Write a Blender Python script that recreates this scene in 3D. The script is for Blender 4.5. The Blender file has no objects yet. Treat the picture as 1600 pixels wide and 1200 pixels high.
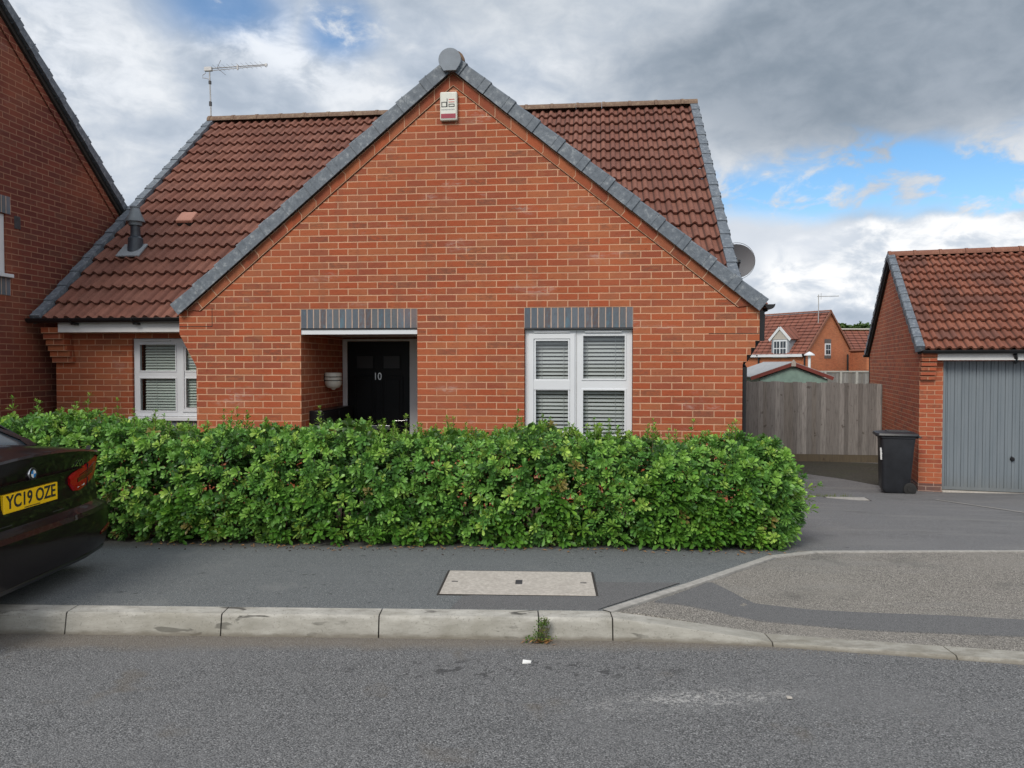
import bpy, bmesh, math, random
import numpy as np
from mathutils import Vector, Matrix
from mathutils.geometry import tessellate_polygon

R = math.radians
random.seed(7)
rng = np.random.default_rng(11)
S = bpy.context.scene
COL = S.collection

# ------------------------------------------------------------ camera
cam_d = bpy.data.cameras.new('camera')
cam = bpy.data.objects.new('camera', cam_d)
COL.objects.link(cam)
cam.location = (0, 0, 1.55)
cam.rotation_euler = (math.pi / 2 - math.atan(31 / 1200), 0, 0)
cam_d.sensor_width = 36
cam_d.lens = 27
cam_d.clip_start = 0.05
cam_d.clip_end = 3000
S.camera = cam

# ------------------------------------------------------------ light, sky
S.view_settings.view_transform = 'Standard'
S.view_settings.look = 'None'
S.view_settings.exposure = 0.12
S.view_settings.gamma = 1
SUN_AZ = math.atan2(-0.47, -0.85)          # from +Y towards +X
SUN_EL = R(41)
sd = bpy.data.lights.new('sun', 'SUN')
sd.energy = 2.25
sd.angle = R(24)
sd.color = (1.0, 0.94, 0.85)
sun = bpy.data.objects.new('sun', sd)
COL.objects.link(sun)
sv = Vector((math.sin(SUN_AZ) * math.cos(SUN_EL), math.cos(SUN_AZ) * math.cos(SUN_EL), math.sin(SUN_EL)))
sun.rotation_euler = sv.to_track_quat('Z', 'Y').to_euler()
sun.location = sv * 50


class NT:
    """small helper for building node trees"""
    def __init__(s, tree):
        s.t = tree
        s.n = tree.nodes
        s.n.clear()

    def node(s, typ, **kw):
        n = s.n.new(typ)
        ins = kw.pop('ins', {})
        for k, v in kw.items():
            setattr(n, k, v)
        for k, v in ins.items():
            if isinstance(v, bpy.types.NodeSocket):
                s.t.links.new(v, n.inputs[k])
            else:
                n.inputs[k].default_value = v
        return n

    def m(s, op, a, b=0.0, c=None, clamp=False):
        n = s.n.new('ShaderNodeMath')
        n.operation = op
        n.use_clamp = clamp
        for i, v in enumerate((a, b) if c is None else (a, b, c)):
            if isinstance(v, bpy.types.NodeSocket):
                s.t.links.new(v, n.inputs[i])
            else:
                n.inputs[i].default_value = v
        return n.outputs[0]

    def mix(s, f, a, b, mode='MIX'):
        n = s.n.new('ShaderNodeMix')
        n.data_type = 'RGBA'
        n.blend_type = mode
        for i, v in ((0, f), (6, a), (7, b)):
            if isinstance(v, bpy.types.NodeSocket):
                s.t.links.new(v, n.inputs[i])
            else:
                n.inputs[i].default_value = v if i == 0 else (*v[:3], 1)
        return n.outputs[2]

    def ramp(s, f, stops, interp='LINEAR'):
        n = s.n.new('ShaderNodeValToRGB')
        n.color_ramp.interpolation = interp
        e = n.color_ramp.elements
        while len(e) < len(stops):
            e.new(0.5)
        for i, (p, c) in enumerate(stops):
            e[i].position = p
            e[i].color = (c, c, c, 1) if isinstance(c, (int, float)) else (*c[:3], 1)
        s.t.links.new(f, n.inputs[0])
        return n.outputs[0]

    def smooth(s, v, lo, hi):
        n = s.n.new('ShaderNodeMapRange')
        n.interpolation_type = 'SMOOTHSTEP'
        s.t.links.new(v, n.inputs[0])
        n.inputs[1].default_value = lo
        n.inputs[2].default_value = hi
        return n.outputs[0]

    def noise(s, vec, scale, detail=3, rough=0.55, dist=0.0, out=0):
        n = s.node('ShaderNodeTexNoise', ins={'Scale': scale, 'Detail': detail, 'Roughness': rough, 'Distortion': dist})
        s.t.links.new(vec, n.inputs['Vector'])
        return n.outputs[out]


world = bpy.data.worlds.new('World')
S.world = world
world.use_nodes = True
w = NT(world.node_tree)
tc = w.node('ShaderNodeTexCoord').outputs['Generated']
sep = w.node('ShaderNodeSeparateXYZ', ins={0: tc})
dx, dy, dz = sep.outputs
az = w.m('MULTIPLY', w.m('ARCTAN2', dx, dy), 57.2958)
el = w.m('MULTIPLY', w.m('ARCSINE', dz), 57.2958)
elc = w.m('MAXIMUM', dz, 0.0)
den = w.m('ADD', elc, 0.22)
pv = w.node('ShaderNodeCombineXYZ', ins={0: w.m('DIVIDE', dx, den), 1: w.m('DIVIDE', dy, den), 2: 0.3}).outputs[0]
av = w.node('ShaderNodeCombineXYZ', ins={0: w.m('MULTIPLY', az, 0.1), 1: w.m('MULTIPLY', el, 0.17), 2: 1.7}).outputs[0]
n1 = w.noise(pv, 1.3, 6, 0.55, 0.3)
n2 = w.noise(av, 1.1, 6, 0.50, 0.35)
n3 = w.noise(av, 3.2, 8, 0.58, 0.3)
wob = w.m('MULTIPLY', w.m('SUBTRACT', n2, 0.5), 9.0)


def blob(caz, cel, raz, rel, lo=1.25, hi=0.55, wobs=1.0):
    """soft-edged patch of sky round a compass direction, ragged by the noise"""
    a = w.m('DIVIDE', w.m('SUBTRACT', az, caz), raz)
    b = w.m('DIVIDE', w.m('SUBTRACT', w.m('ADD', el, w.m('MULTIPLY', wob, wobs)), cel), rel)
    r2 = w.m('ADD', w.m('MULTIPLY', a, a), w.m('MULTIPLY', b, b))
    return w.smooth(w.m('SQRT', r2), lo, hi)


dark = blob(25, 20.0, 19, 6.6, 1.3, 0.5, 0.35)
dark2 = blob(2, 27.5, 22, 5.0, 1.3, 0.4, 0.6)
blueR = blob(26, 12.0, 17, 2.7, 1.3, 0.5, 0.55)
blueR2 = blob(37, 10.5, 10, 1.6, 1.3, 0.6, 0.4)
blueL = blob(-20.5, 23.4, 5.0, 2.6, 1.35, 0.3, 0.45)
blueL2 = blob(-12.5, 22.6, 3.0, 1.8, 1.35, 0.3, 0.5)
cumul = blob(30, 6.2, 13, 3.4, 1.06, 0.86, 0.50)
cum2 = blob(18, 8.4, 6, 2.4, 1.2, 0.7, 0.6)
whiteL = blob(-17, 21.0, 6.0, 2.6, 1.3, 0.3, 0.8)
whiteL2 = blob(-30, 19.5, 5.0, 4.0, 1.3, 0.3, 0.8)
# body of the cloud cover: grey billows
base = w.ramp(w.m('ADD', w.m('MULTIPLY', n2, 0.62), w.m('MULTIPLY', n3, 0.38)),
              [(0.36, (0.40, 0.465, 0.555)), (0.46, (0.50, 0.56, 0.645)), (0.55, (0.63, 0.675, 0.735)), (0.63, (0.78, 0.81, 0.85))])
away = w.ramp(n1, [(0.35, (0.45, 0.51, 0.60)), (0.55, (0.75, 0.79, 0.84)), (0.7, (1.05, 1.06, 1.06))])
front = w.smooth(dy, -0.1, 0.45)
cloud = w.mix(front, away, base)
darkc = w.mix(w.smooth(w.m('ADD', w.m('MULTIPLY', n2, 0.7), w.m('MULTIPLY', n3, 0.3)), 0.38, 0.64), (0.22, 0.27, 0.33), (0.325, 0.375, 0.44))
cloud = w.mix(w.m('MULTIPLY', dark, 0.96), cloud, darkc)
cloud = w.mix(w.m('MULTIPLY', dark2, 0.45), cloud, (0.36, 0.42, 0.49))
cloud = w.mix(w.m('MULTIPLY', w.m('MAXIMUM', whiteL, w.m('MULTIPLY', whiteL2, 0.6)), w.smooth(n3, 0.36, 0.60)), cloud, (0.80, 0.84, 0.90))
cumc = w.mix(w.smooth(n3, 0.36, 0.60), (0.58, 0.64, 0.72), (0.97, 0.975, 0.98))
cloud = w.mix(cumul, cloud, cumc)
cloud = w.mix(w.m('MULTIPLY', cum2, 0.7), cloud, (0.72, 0.76, 0.82))
blue = w.m('MAXIMUM', w.m('MULTIPLY', w.m('MAXIMUM', blueR, blueR2), w.smooth(n3, 0.64, 0.46)), w.m('MULTIPLY', w.m('MAXIMUM', blueL, blueL2), w.m('MULTIPLY', w.smooth(n3, 0.72, 0.50), 0.8)))
blue = w.m('MULTIPLY', blue, w.m('SUBTRACT', 1.0, cumul))
gaps = w.m('MULTIPLY', w.smooth(n1, 0.40, 0.30), w.m('SUBTRACT', 1.0, front))
blue = w.m('MAXIMUM', blue, gaps, clamp=True)
sky = w.node('ShaderNodeTexSky', sky_type='NISHITA', sun_disc=False, sun_elevation=SUN_EL, sun_rotation=SUN_AZ % (2 * math.pi),
             altitude=50, air_density=1.0, dust_density=0.4, ozone_density=1.0)
hs = w.node('ShaderNodeHueSaturation', ins={'Saturation': 1.3, 'Color': sky.outputs[0]})
bsky = w.node('ShaderNodeBackground', ins={0: hs.outputs[0], 1: 0.14})
bcl = w.node('ShaderNodeBackground', ins={0: cloud, 1: 1.0})
mixw = w.node('ShaderNodeMixShader', ins={0: blue, 1: bcl.outputs[0], 2: bsky.outputs[0]})
wo = w.node('ShaderNodeOutputWorld', ins={0: mixw.outputs[0]})


# ------------------------------------------------------------ materials
def new_mat(name):
    m = bpy.data.materials.new(name)
    m.use_nodes = True
    t = NT(m.node_tree)
    return m, t


def finish(t, col, rough=0.8, bump=None, bstr=0.3, bdist=0.01, **kw):
    p = t.node('ShaderNodeBsdfPrincipled')
    def put(k, v):
        if isinstance(v, bpy.types.NodeSocket):
            t.t.links.new(v, p.inputs[k])
        elif k in ('Base Color', 'Emission Color'):
            p.inputs[k].default_value = (*v[:3], 1)
        else:
            p.inputs[k].default_value = v
    put('Base Color', col)
    put('Roughness', rough)
    for k, v in kw.items():
        put(k, v)
    if bump is not None:
        b = t.node('ShaderNodeBump', ins={'Strength': bstr, 'Distance': bdist, 'Height': bump})
        t.t.links.new(b.outputs[0], p.inputs['Normal'])
    o = t.node('ShaderNodeOutputMaterial')
    t.t.links.new(p.outputs[0], o.inputs[0])
    return p


def plain(name, col, rough=0.6, var=0.12, scale=6.0, bstr=0.0, **kw):
    m, t = new_mat(name)
    oc = t.node('ShaderNodeTexCoord').outputs['Object']
    n = t.noise(oc, scale, 5, 0.6)
    dk = tuple(c * (1 - var) for c in col)
    lt = tuple(min(1, c * (1 + var)) for c in col)
    c = t.ramp(n, [(0.3, dk), (0.7, lt)])
    r = t.m('ADD', rough - 0.06, t.m('MULTIPLY', n, 0.12), clamp=True)
    if bstr:
        finish(t, c, r, t.noise(oc, scale * 8, 4), bstr, 0.004, **kw)
    else:
        finish(t, c, r, **kw)
    return m


def brick(name, palette, mortar, dark_frac=0.12, bloom=0.3, offset=1.0, bw=0.225, bh=0.075, grime=0.0, seed=0.0):
    m, t = new_mat(name)
    uv = t.node('ShaderNodeUVMap', uv_map='UVMap').outputs[0]
    nz = t.node('ShaderNodeTexNoise', ins={'Scale': 22.0, 'Detail': 3.0, 'Vector': uv})
    sp = t.node('ShaderNodeSeparateXYZ', ins={0: uv})
    wb = t.node('ShaderNodeSeparateXYZ', ins={0: nz.outputs['Color']})
    u = t.m('ADD', sp.outputs[0], t.m('MULTIPLY', t.m('SUBTRACT', wb.outputs[0], 0.5), 0.006))
    v = t.m('ADD', sp.outputs[1], t.m('MULTIPLY', t.m('SUBTRACT', wb.outputs[1], 0.5), 0.005))
    rv = t.m('DIVIDE', v, bh)
    row = t.m('FLOOR', rv)
    par = t.m('ABSOLUTE', t.m('MODULO', row, 2.0))
    cu = t.m('ADD', t.m('DIVIDE', u, bw), t.m('MULTIPLY', par, 0.5 * offset))
    col = t.m('FLOOR', cu)
    fu = t.m('MULTIPLY', t.m('FRACT', cu), bw)
    fv = t.m('MULTIPLY', t.m('FRACT', rv), bh)
    e = t.m('MINIMUM', t.m('MINIMUM', fu, t.m('SUBTRACT', bw, fu)), t.m('MINIMUM', fv, t.m('SUBTRACT', bh, fv)))
    mask = t.smooth(e, 0.0042, 0.0072)
    idv = t.node('ShaderNodeCombineXYZ', ins={0: t.m('ADD', col, 17.3 + seed), 1: t.m('ADD', row, 5.7), 2: 0.0}).outputs[0]
    wn = t.node('ShaderNodeTexWhiteNoise', noise_dimensions='3D', ins={'Vector': idv})
    wnv = wn.outputs['Value']
    wnc = t.node('ShaderNodeSeparateXYZ', ins={0: wn.outputs['Color']})
    k = len(palette)
    bc = t.ramp(wnv, [(i / k, c) for i, c in enumerate(palette)], 'CONSTANT')
    # fired streaks inside a brick
    st = t.node('ShaderNodeMapping', ins={'Vector': uv, 'Scale': (1.0, 2.6, 1.0)}).outputs[0]
    s1 = t.noise(st, 16.0, 5, 0.62)
    s2 = t.noise(uv, 160.0, 3, 0.6)
    bc = t.mix(t.m('MULTIPLY', t.smooth(s1, 0.50, 0.72), 0.45), bc, tuple(0.5 * x for x in palette[0]))
    darkb = t.m('MULTIPLY', t.m('LESS_THAN', wnc.outputs[1], dark_frac), t.smooth(s1, 0.34, 0.58))
    bc = t.mix(t.m('MULTIPLY', darkb, 0.50), bc, (0.13, 0.062, 0.040))
    # tan, less-fired streaks at brick ends
    tan = t.m('MULTIPLY', t.smooth(t.noise(st, 6.5, 4, 0.6, 0.5), 0.50, 0.66), t.smooth(wnc.outputs[2], 0.25, 0.75))
    bc = t.mix(t.m('MULTIPLY', tan, 0.45), bc, tuple(min(1, a * b) for a, b in zip(palette[0], (0.95, 1.75, 1.9))))
    bc = t.mix(t.m('MULTIPLY', t.m('SUBTRACT', s2, 0.48), 0.6, clamp=True), bc, tuple(min(1, 1.5 * x) for x in palette[1]))
    mc = t.mix(t.smooth(t.noise(uv, 5.0, 5, 0.6), 0.35, 0.7), tuple(0.82 * x for x in mortar), mortar)
    c = t.mix(mask, mc, bc)
    lg = t.noise(uv, 0.7, 4, 0.6)
    c = t.mix(t.m('MULTIPLY', t.smooth(lg, 0.38, 0.66), 0.16), c, tuple(0.55 * x for x in palette[0]))
    vs_ = t.node('ShaderNodeMapping', ins={'Vector': uv, 'Scale': (3.2, 0.45, 1.0)}).outputs[0]
    run = t.smooth(t.noise(vs_, 1.6, 5, 0.62), 0.52, 0.72)
    c = t.mix(t.m('MULTIPLY', run, 0.22), c, (0.16, 0.075, 0.048))
    batch = t.smooth(t.noise(uv, 0.55, 3, 0.5), 0.45, 0.62)
    c = t.mix(t.m('MULTIPLY', batch, 0.16), c, (0.62, 0.20, 0.085))
    if bloom:
        bl = t.m('MULTIPLY', t.smooth(t.noise(st, 1.1, 6, 0.62), 0.575, 0.73), t.smooth(s1, 0.38, 0.60))
        c = t.mix(t.m('MULTIPLY', bl, bloom), c, (0.62, 0.50, 0.45))
    h = t.m('ADD', t.m('MULTIPLY', mask, 1.0), t.m('MULTIPLY', s2, 0.35))
    finish(t, c, 0.88, h, 0.55, 0.008)
    return m


RED = [tuple(a * b for a, b in zip(c, (0.84, 0.87, 0.84))) for c in [(0.38, 0.082, 0.034), (0.43, 0.104, 0.040), (0.34, 0.078, 0.038), (0.42, 0.090, 0.034), (0.44, 0.125, 0.052),
       (0.35, 0.094, 0.048), (0.42, 0.084, 0.030), (0.39, 0.115, 0.055)]]
M = {}
M['brick'] = brick('red_orange_brick', RED, (0.64, 0.36, 0.225), 0.10, 0.38)
M['brick_raking'] = brick('raking_brick', [tuple(x * 0.92 for x in c) for c in RED], (0.56, 0.33, 0.21), 0.12, 0.8, seed=40)
M['brick_left'] = brick('dark_red_brick', [(0.135, 0.028, 0.018), (0.155, 0.034, 0.021), (0.115, 0.024, 0.016), (0.17, 0.038, 0.022), (0.13, 0.031, 0.022)],
                        (0.32, 0.16, 0.10), 0.10, 0.12, seed=90)
M['brick_garage'] = brick('garage_brick', [(0.38, 0.088, 0.038), (0.44, 0.112, 0.048), (0.35, 0.078, 0.038), (0.41, 0.10, 0.042), (0.31, 0.072, 0.038)],
                        (0.56, 0.32, 0.20), 0.24, 0.15, seed=20)
M['brick_far'] = brick('distant_orange_brick', [(0.44, 0.135, 0.06), (0.48, 0.155, 0.07), (0.40, 0.12, 0.055)], (0.50, 0.24, 0.13), 0.05, 0.1, seed=60)
M['blue_brick'] = brick('blue_grey_brick', [(0.110, 0.130, 0.158), (0.135, 0.155, 0.185), (0.095, 0.112, 0.138), (0.12, 0.14, 0.165), (0.125, 0.135, 0.15)],
                        (0.55, 0.40, 0.32), 0.10, 0.10, offset=0.0)
M['dark_brick'] = brick('dark_plinth_brick', [(0.05, 0.052, 0.062), (0.06, 0.06, 0.07), (0.045, 0.045, 0.055)], (0.42, 0.34, 0.29), 0.1, 0.1)


def tile_mat(name, palette, wave, gauge, lichen=0.15):
    m, t = new_mat(name)
    uv = t.node('ShaderNodeUVMap', uv_map='UVMap').outputs[0]
    sp = t.node('ShaderNodeSeparateXYZ', ins={0: uv})
    col = t.m('FLOOR', t.m('DIVIDE', sp.outputs[0], wave * 2))
    row = t.m('FLOOR', t.m('DIVIDE', sp.outputs[1], gauge))
    idv = t.node('ShaderNodeCombineXYZ', ins={0: t.m('ADD', col, 3.3), 1: t.m('ADD', row, 9.1), 2: 0.5}).outputs[0]
    wn = t.node('ShaderNodeTexWhiteNoise', noise_dimensions='3D', ins={'Vector': idv}).outputs['Value']
    k = len(palette)
    c = t.ramp(wn, [(i / k, x) for i, x in enumerate(palette)], 'CONSTANT')
    pan_shade = t.m('ABSOLUTE', t.m('SUBTRACT', t.m('FRACT', t.m('DIVIDE', sp.outputs[0], wave)), 0.40))
    c = t.mix(t.m('MULTIPLY', t.smooth(pan_shade, 0.11, 0.04), 0.80), c, tuple(0.22 * x for x in palette[0]))  # dark line at the interlock paints the pan's shading into the tile colour
    n1 = t.noise(uv, 9.0, 5, 0.65)
    n2 = t.noise(uv, 90.0, 4, 0.65)
    c = t.mix(t.m('MULTIPLY', t.smooth(n1, 0.42, 0.70), 0.5), c, tuple(0.55 * x for x in palette[0]))
    c = t.mix(t.m('MULTIPLY', t.smooth(n2, 0.55, 0.75), 0.5), c, tuple(min(1, 1.9 * x) for x in palette[1]))
    c = t.mix(t.m('MULTIPLY', t.smooth(t.noise(uv, 28.0, 4, 0.7), 0.63, 0.72), lichen), c, (0.30, 0.26, 0.18))
    finish(t, c, 0.85, n2, 0.35, 0.004)
    return m


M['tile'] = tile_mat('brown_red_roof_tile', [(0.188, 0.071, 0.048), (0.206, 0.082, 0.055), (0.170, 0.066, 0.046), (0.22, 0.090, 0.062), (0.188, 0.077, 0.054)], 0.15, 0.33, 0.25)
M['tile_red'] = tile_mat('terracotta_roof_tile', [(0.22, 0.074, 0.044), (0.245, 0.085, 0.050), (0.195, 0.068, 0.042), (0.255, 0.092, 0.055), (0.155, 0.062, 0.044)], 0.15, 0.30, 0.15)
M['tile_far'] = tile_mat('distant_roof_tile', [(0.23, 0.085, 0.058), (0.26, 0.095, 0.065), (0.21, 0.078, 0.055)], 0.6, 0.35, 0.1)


def concrete_like(name, c0, c1, c2, sc=3.0, rough=0.85, blotch=0.5, bstr=0.3):
    m, t = new_mat(name)
    oc = t.node('ShaderNodeTexCoord').outputs['Object']
    a = t.noise(oc, sc, 6, 0.65, 0.3)
    b = t.noise(oc, sc * 9, 5, 0.65)
    d = t.noise(oc, sc * 70, 3, 0.6)
    c = t.ramp(b, [(0.3, c0), (0.55, c1), (0.75, c2)])
    c = t.mix(t.m('MULTIPLY', t.smooth(a, 0.50, 0.68), blotch), c, c0)
    c = t.mix(t.m('MULTIPLY', t.smooth(d, 0.58, 0.7), 0.3), c, tuple(0.35 * x for x in c0))
    finish(t, c, rough, t.m('ADD', b, t.m('MULTIPLY', d, 0.5)), bstr, 0.004)
    return m


M['slate'] = concrete_like('grey_dry_verge', (0.085, 0.103, 0.128), (0.140, 0.163, 0.192), (0.33, 0.355, 0.375), 2.2, 0.62, 0.45, 0.35)
M['lead'] = concrete_like('grey_lead_flashing', (0.20, 0.22, 0.245), (0.27, 0.30, 0.33), (0.38, 0.40, 0.42), 8.0, 0.55)
M['ridge'] = concrete_like('ridge_tile', (0.13, 0.075, 0.052), (0.19, 0.125, 0.085), (0.32, 0.25, 0.17), 2.0, 0.85, 0.5)
M['ridge_red'] = concrete_like('red_ridge_tile', (0.17, 0.070, 0.046), (0.22, 0.092, 0.060), (0.29, 0.155, 0.10), 2.0, 0.85, 0.4)
def kerb_mat():
    m, t = new_mat('kerb_concrete')
    oc = t.node('ShaderNodeTexCoord').outputs['Object']
    a = t.noise(oc, 1.7, 6, 0.65, 0.3)
    st = t.node('ShaderNodeMapping', ins={'Vector': oc, 'Scale': (0.45, 1.0, 1.6)}).outputs[0]
    b = t.noise(st, 14.0, 6, 0.68)
    pits = t.noise(oc, 85.0, 3, 0.6)
    c = t.ramp(b, [(0.30, (0.27, 0.26, 0.23)), (0.5, (0.39, 0.375, 0.34)), (0.72, (0.52, 0.505, 0.46))])
    c = t.mix(t.m('MULTIPLY', t.smooth(a, 0.46, 0.66), 0.6), c, (0.235, 0.22, 0.175))
    c = t.mix(t.m('MULTIPLY', t.smooth(pits, 0.60, 0.68), 0.55), c, (0.09, 0.082, 0.07))
    blk = t.m('MULTIPLY', t.smooth(t.noise(st, 9.0, 3, 0.5, 0.8), 0.63, 0.67), t.smooth(a, 0.36, 0.56))
    c = t.mix(t.m('MULTIPLY', blk, 0.85), c, (0.035, 0.033, 0.03))
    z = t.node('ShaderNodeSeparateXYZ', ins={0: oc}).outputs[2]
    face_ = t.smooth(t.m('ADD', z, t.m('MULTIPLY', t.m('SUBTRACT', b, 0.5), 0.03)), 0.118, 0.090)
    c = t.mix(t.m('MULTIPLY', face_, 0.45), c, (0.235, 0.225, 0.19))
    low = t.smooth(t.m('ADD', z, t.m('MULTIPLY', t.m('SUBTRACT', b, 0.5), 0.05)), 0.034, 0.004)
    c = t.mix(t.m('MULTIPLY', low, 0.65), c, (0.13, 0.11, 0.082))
    finish(t, c, 0.92, t.m('ADD', b, t.m('MULTIPLY', pits, 0.8)), 0.5, 0.004)
    return m


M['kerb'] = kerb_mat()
M['kerb_old'] = concrete_like('kerb_concrete', (0.255, 0.235, 0.185), (0.40, 0.37, 0.30), (0.52, 0.48, 0.40), 1.6, 0.9, 0.8, 0.4)
M['edging'] = concrete_like('edging_concrete', (0.27, 0.26, 0.24), (0.37, 0.355, 0.33), (0.45, 0.43, 0.40), 3.0, 0.9, 0.5)
M['cover'] = concrete_like('cover_concrete', (0.34, 0.31, 0.275), (0.46, 0.425, 0.38), (0.58, 0.54, 0.49), 5.0, 0.9, 0.4)
M['iron'] = plain('cast_iron', (0.045, 0.045, 0.05), 0.6, 0.3, 20)
M['upvc'] = plain('white_upvc', (0.68, 0.70, 0.73), 0.35, 0.04, 2)
M['white_dirty'] = plain('white_board', (0.70, 0.70, 0.70), 0.45, 0.08, 3)
M['black_plastic'] = plain('black_plastic', (0.012, 0.012, 0.014), 0.32, 0.2, 4)
M['door_black'] = plain('black_door', (0.004, 0.0045, 0.006), 0.45, 0.2, 3, **{'Specular IOR Level': 0.2})
M['metal'] = plain('brushed_metal', (0.55, 0.56, 0.58), 0.3, 0.1, 20, Metallic=1.0)
M['aerial_metal'] = plain('aerial_aluminium', (0.42, 0.42, 0.42), 0.5, 0.15, 20, Metallic=0.4)
M['grey_plastic'] = plain('grey_plastic', (0.17, 0.20, 0.24), 0.45, 0.15, 8)
M['flue_dark'] = plain('flue_dark', (0.04, 0.05, 0.065), 0.4, 0.3, 10)
M['flue_grey'] = plain('flue_cowl_grey', (0.17, 0.20, 0.225), 0.5, 0.2, 10)
M['pink_vent'] = plain('faded_terracotta', (0.50, 0.235, 0.17), 0.7, 0.08, 10)
M['cream'] = plain('cream_plastic', (0.68, 0.67, 0.60), 0.4, 0.05, 6)
M['alarm_white'] = plain('alarm_white', (0.66, 0.66, 0.60), 0.4, 0.06, 8)
M['maroon'] = plain('maroon_strip', (0.30, 0.025, 0.05), 0.4, 0.1, 8)
M['ink'] = plain('black_ink', (0.02, 0.02, 0.022), 0.5, 0.1, 8)
M['red_ink'] = plain('red_ink', (0.50, 0.06, 0.06), 0.5, 0.1, 8)
M['grey_ink'] = plain('grey_ink', (0.36, 0.36, 0.36), 0.5, 0.1, 8)
M['blind'] = plain('blind_slat', (0.40, 0.41, 0.42), 0.45, 0.03, 3)
M['blind_green'] = plain('pale_green_blind', (0.47, 0.52, 0.49), 0.5, 0.03, 3)
M['room'] = plain('dim_room', (0.10, 0.10, 0.10), 0.9, 0.1, 1)
M['garage_grey'] = plain('grey_painted_steel', (0.150, 0.180, 0.205), 0.42, 0.05, 1.5)
def painted_steel():
    m, t = new_mat('grey_painted_steel')
    oc = t.node('ShaderNodeTexCoord').outputs['Object']
    st = t.node('ShaderNodeMapping', ins={'Vector': oc, 'Scale': (3.0, 3.0, 0.35)}).outputs[0]
    n = t.noise(st, 3.0, 5, 0.6)
    c = t.ramp(n, [(0.3, (0.150, 0.180, 0.205)), (0.7, (0.185, 0.215, 0.24))])
    z = t.node('ShaderNodeSeparateXYZ', ins={0: oc}).outputs[2]
    g_ = t.smooth(t.m('ADD', z, t.m('MULTIPLY', t.noise(st, 9.0, 4, 0.7), 0.35)), 0.0, -0.42)
    c = t.mix(t.m('MULTIPLY', g_, 0.45), c, (0.12, 0.115, 0.10))
    sc = t.smooth(t.noise(oc, 7.0, 5, 0.7), 0.68, 0.74)
    c = t.mix(t.m('MULTIPLY', sc, 0.3), c, (0.28, 0.30, 0.31))
    finish(t, c, t.m('ADD', 0.38, t.m('MULTIPLY', n, 0.25)))
    return m


M['garage_grey'] = painted_steel()
M['shed_green'] = plain('sage_shed_paint', (0.24, 0.36, 0.315), 0.75, 0.18, 6)
M['shed_red'] = plain('oxblood_bargeboard', (0.19, 0.045, 0.035), 0.7, 0.15, 6)
M['felt'] = plain('roofing_felt', (0.36, 0.375, 0.39), 0.9, 0.15, 8)
M['sat_mesh'] = plain('grey_dish', (0.15, 0.155, 0.17), 0.6, 0.05, 5)
M['grit'] = plain('gutter_grit', (0.17, 0.15, 0.12), 0.9, 0.5, 60)
M['soil'] = plain('soil', (0.055, 0.040, 0.028), 0.95, 0.5, 9, 0.6)
M['twig'] = plain('twig', (0.13, 0.10, 0.06), 0.85, 0.3, 20)
M['paper'] = plain('paper', (0.8, 0.8, 0.78), 0.7, 0.05, 20)
M['dead_leaf'] = plain('dead_leaf', (0.34, 0.17, 0.06), 0.8, 0.35, 30)
M['shadow_gap'] = plain('dark_joint_and_shade', (0.03, 0.026, 0.023), 0.9, 0.3, 8)  # for dark joints, and for strips coloured as shade under the verges
M['interior_pot'] = plain('dark_ornament', (0.02, 0.03, 0.02), 0.5, 0.3, 8)


def asphalt(name, c_dark, c_mid, c_light, grain, tint=None, tscale=0.8, bstr=0.6, stain=None, extra=None, speck=0.45):
    m, t = new_mat(name)
    oc = t.node('ShaderNodeTexCoord').outputs['Object']
    vo = t.node('ShaderNodeTexVoronoi', ins={'Scale': grain, 'Vector': oc})
    vc = t.node('ShaderNodeSeparateXYZ', ins={0: vo.outputs['Color']}).outputs[0]
    vd = vo.outputs['Distance']
    n2 = t.noise(oc, grain * 0.35, 4, 0.7)
    c = t.ramp(vc, [(0.0, c_dark), (0.45, c_mid), (0.88, c_mid), (0.97, c_light)])
    c = t.mix(t.m('MULTIPLY', t.smooth(vd, 0.38, 0.75), 0.75), c, tuple(0.35 * x for x in c_dark))
    c = t.mix(t.m('MULTIPLY', t.smooth(n2, 0.50, 0.66), speck), c, c_dark)
    big = t.noise(oc, tscale, 6, 0.62)
    if tint:
        c = t.mix(t.m('MULTIPLY', t.smooth(big, 0.46, 0.68), 0.45), c, tint)
    med = t.noise(oc, tscale * 5.5, 5, 0.65)
    c = t.mix(t.m('MULTIPLY', t.smooth(med, 0.56, 0.72), 0.28), c, c_dark)
    if stain:
        c = stain(t, oc, c)
    finish(t, c, 0.9, t.m('ADD', t.m('MULTIPLY', t.m('SUBTRACT', 1.0, vd), 1.0), n2), bstr, 0.006)
    return m


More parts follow.
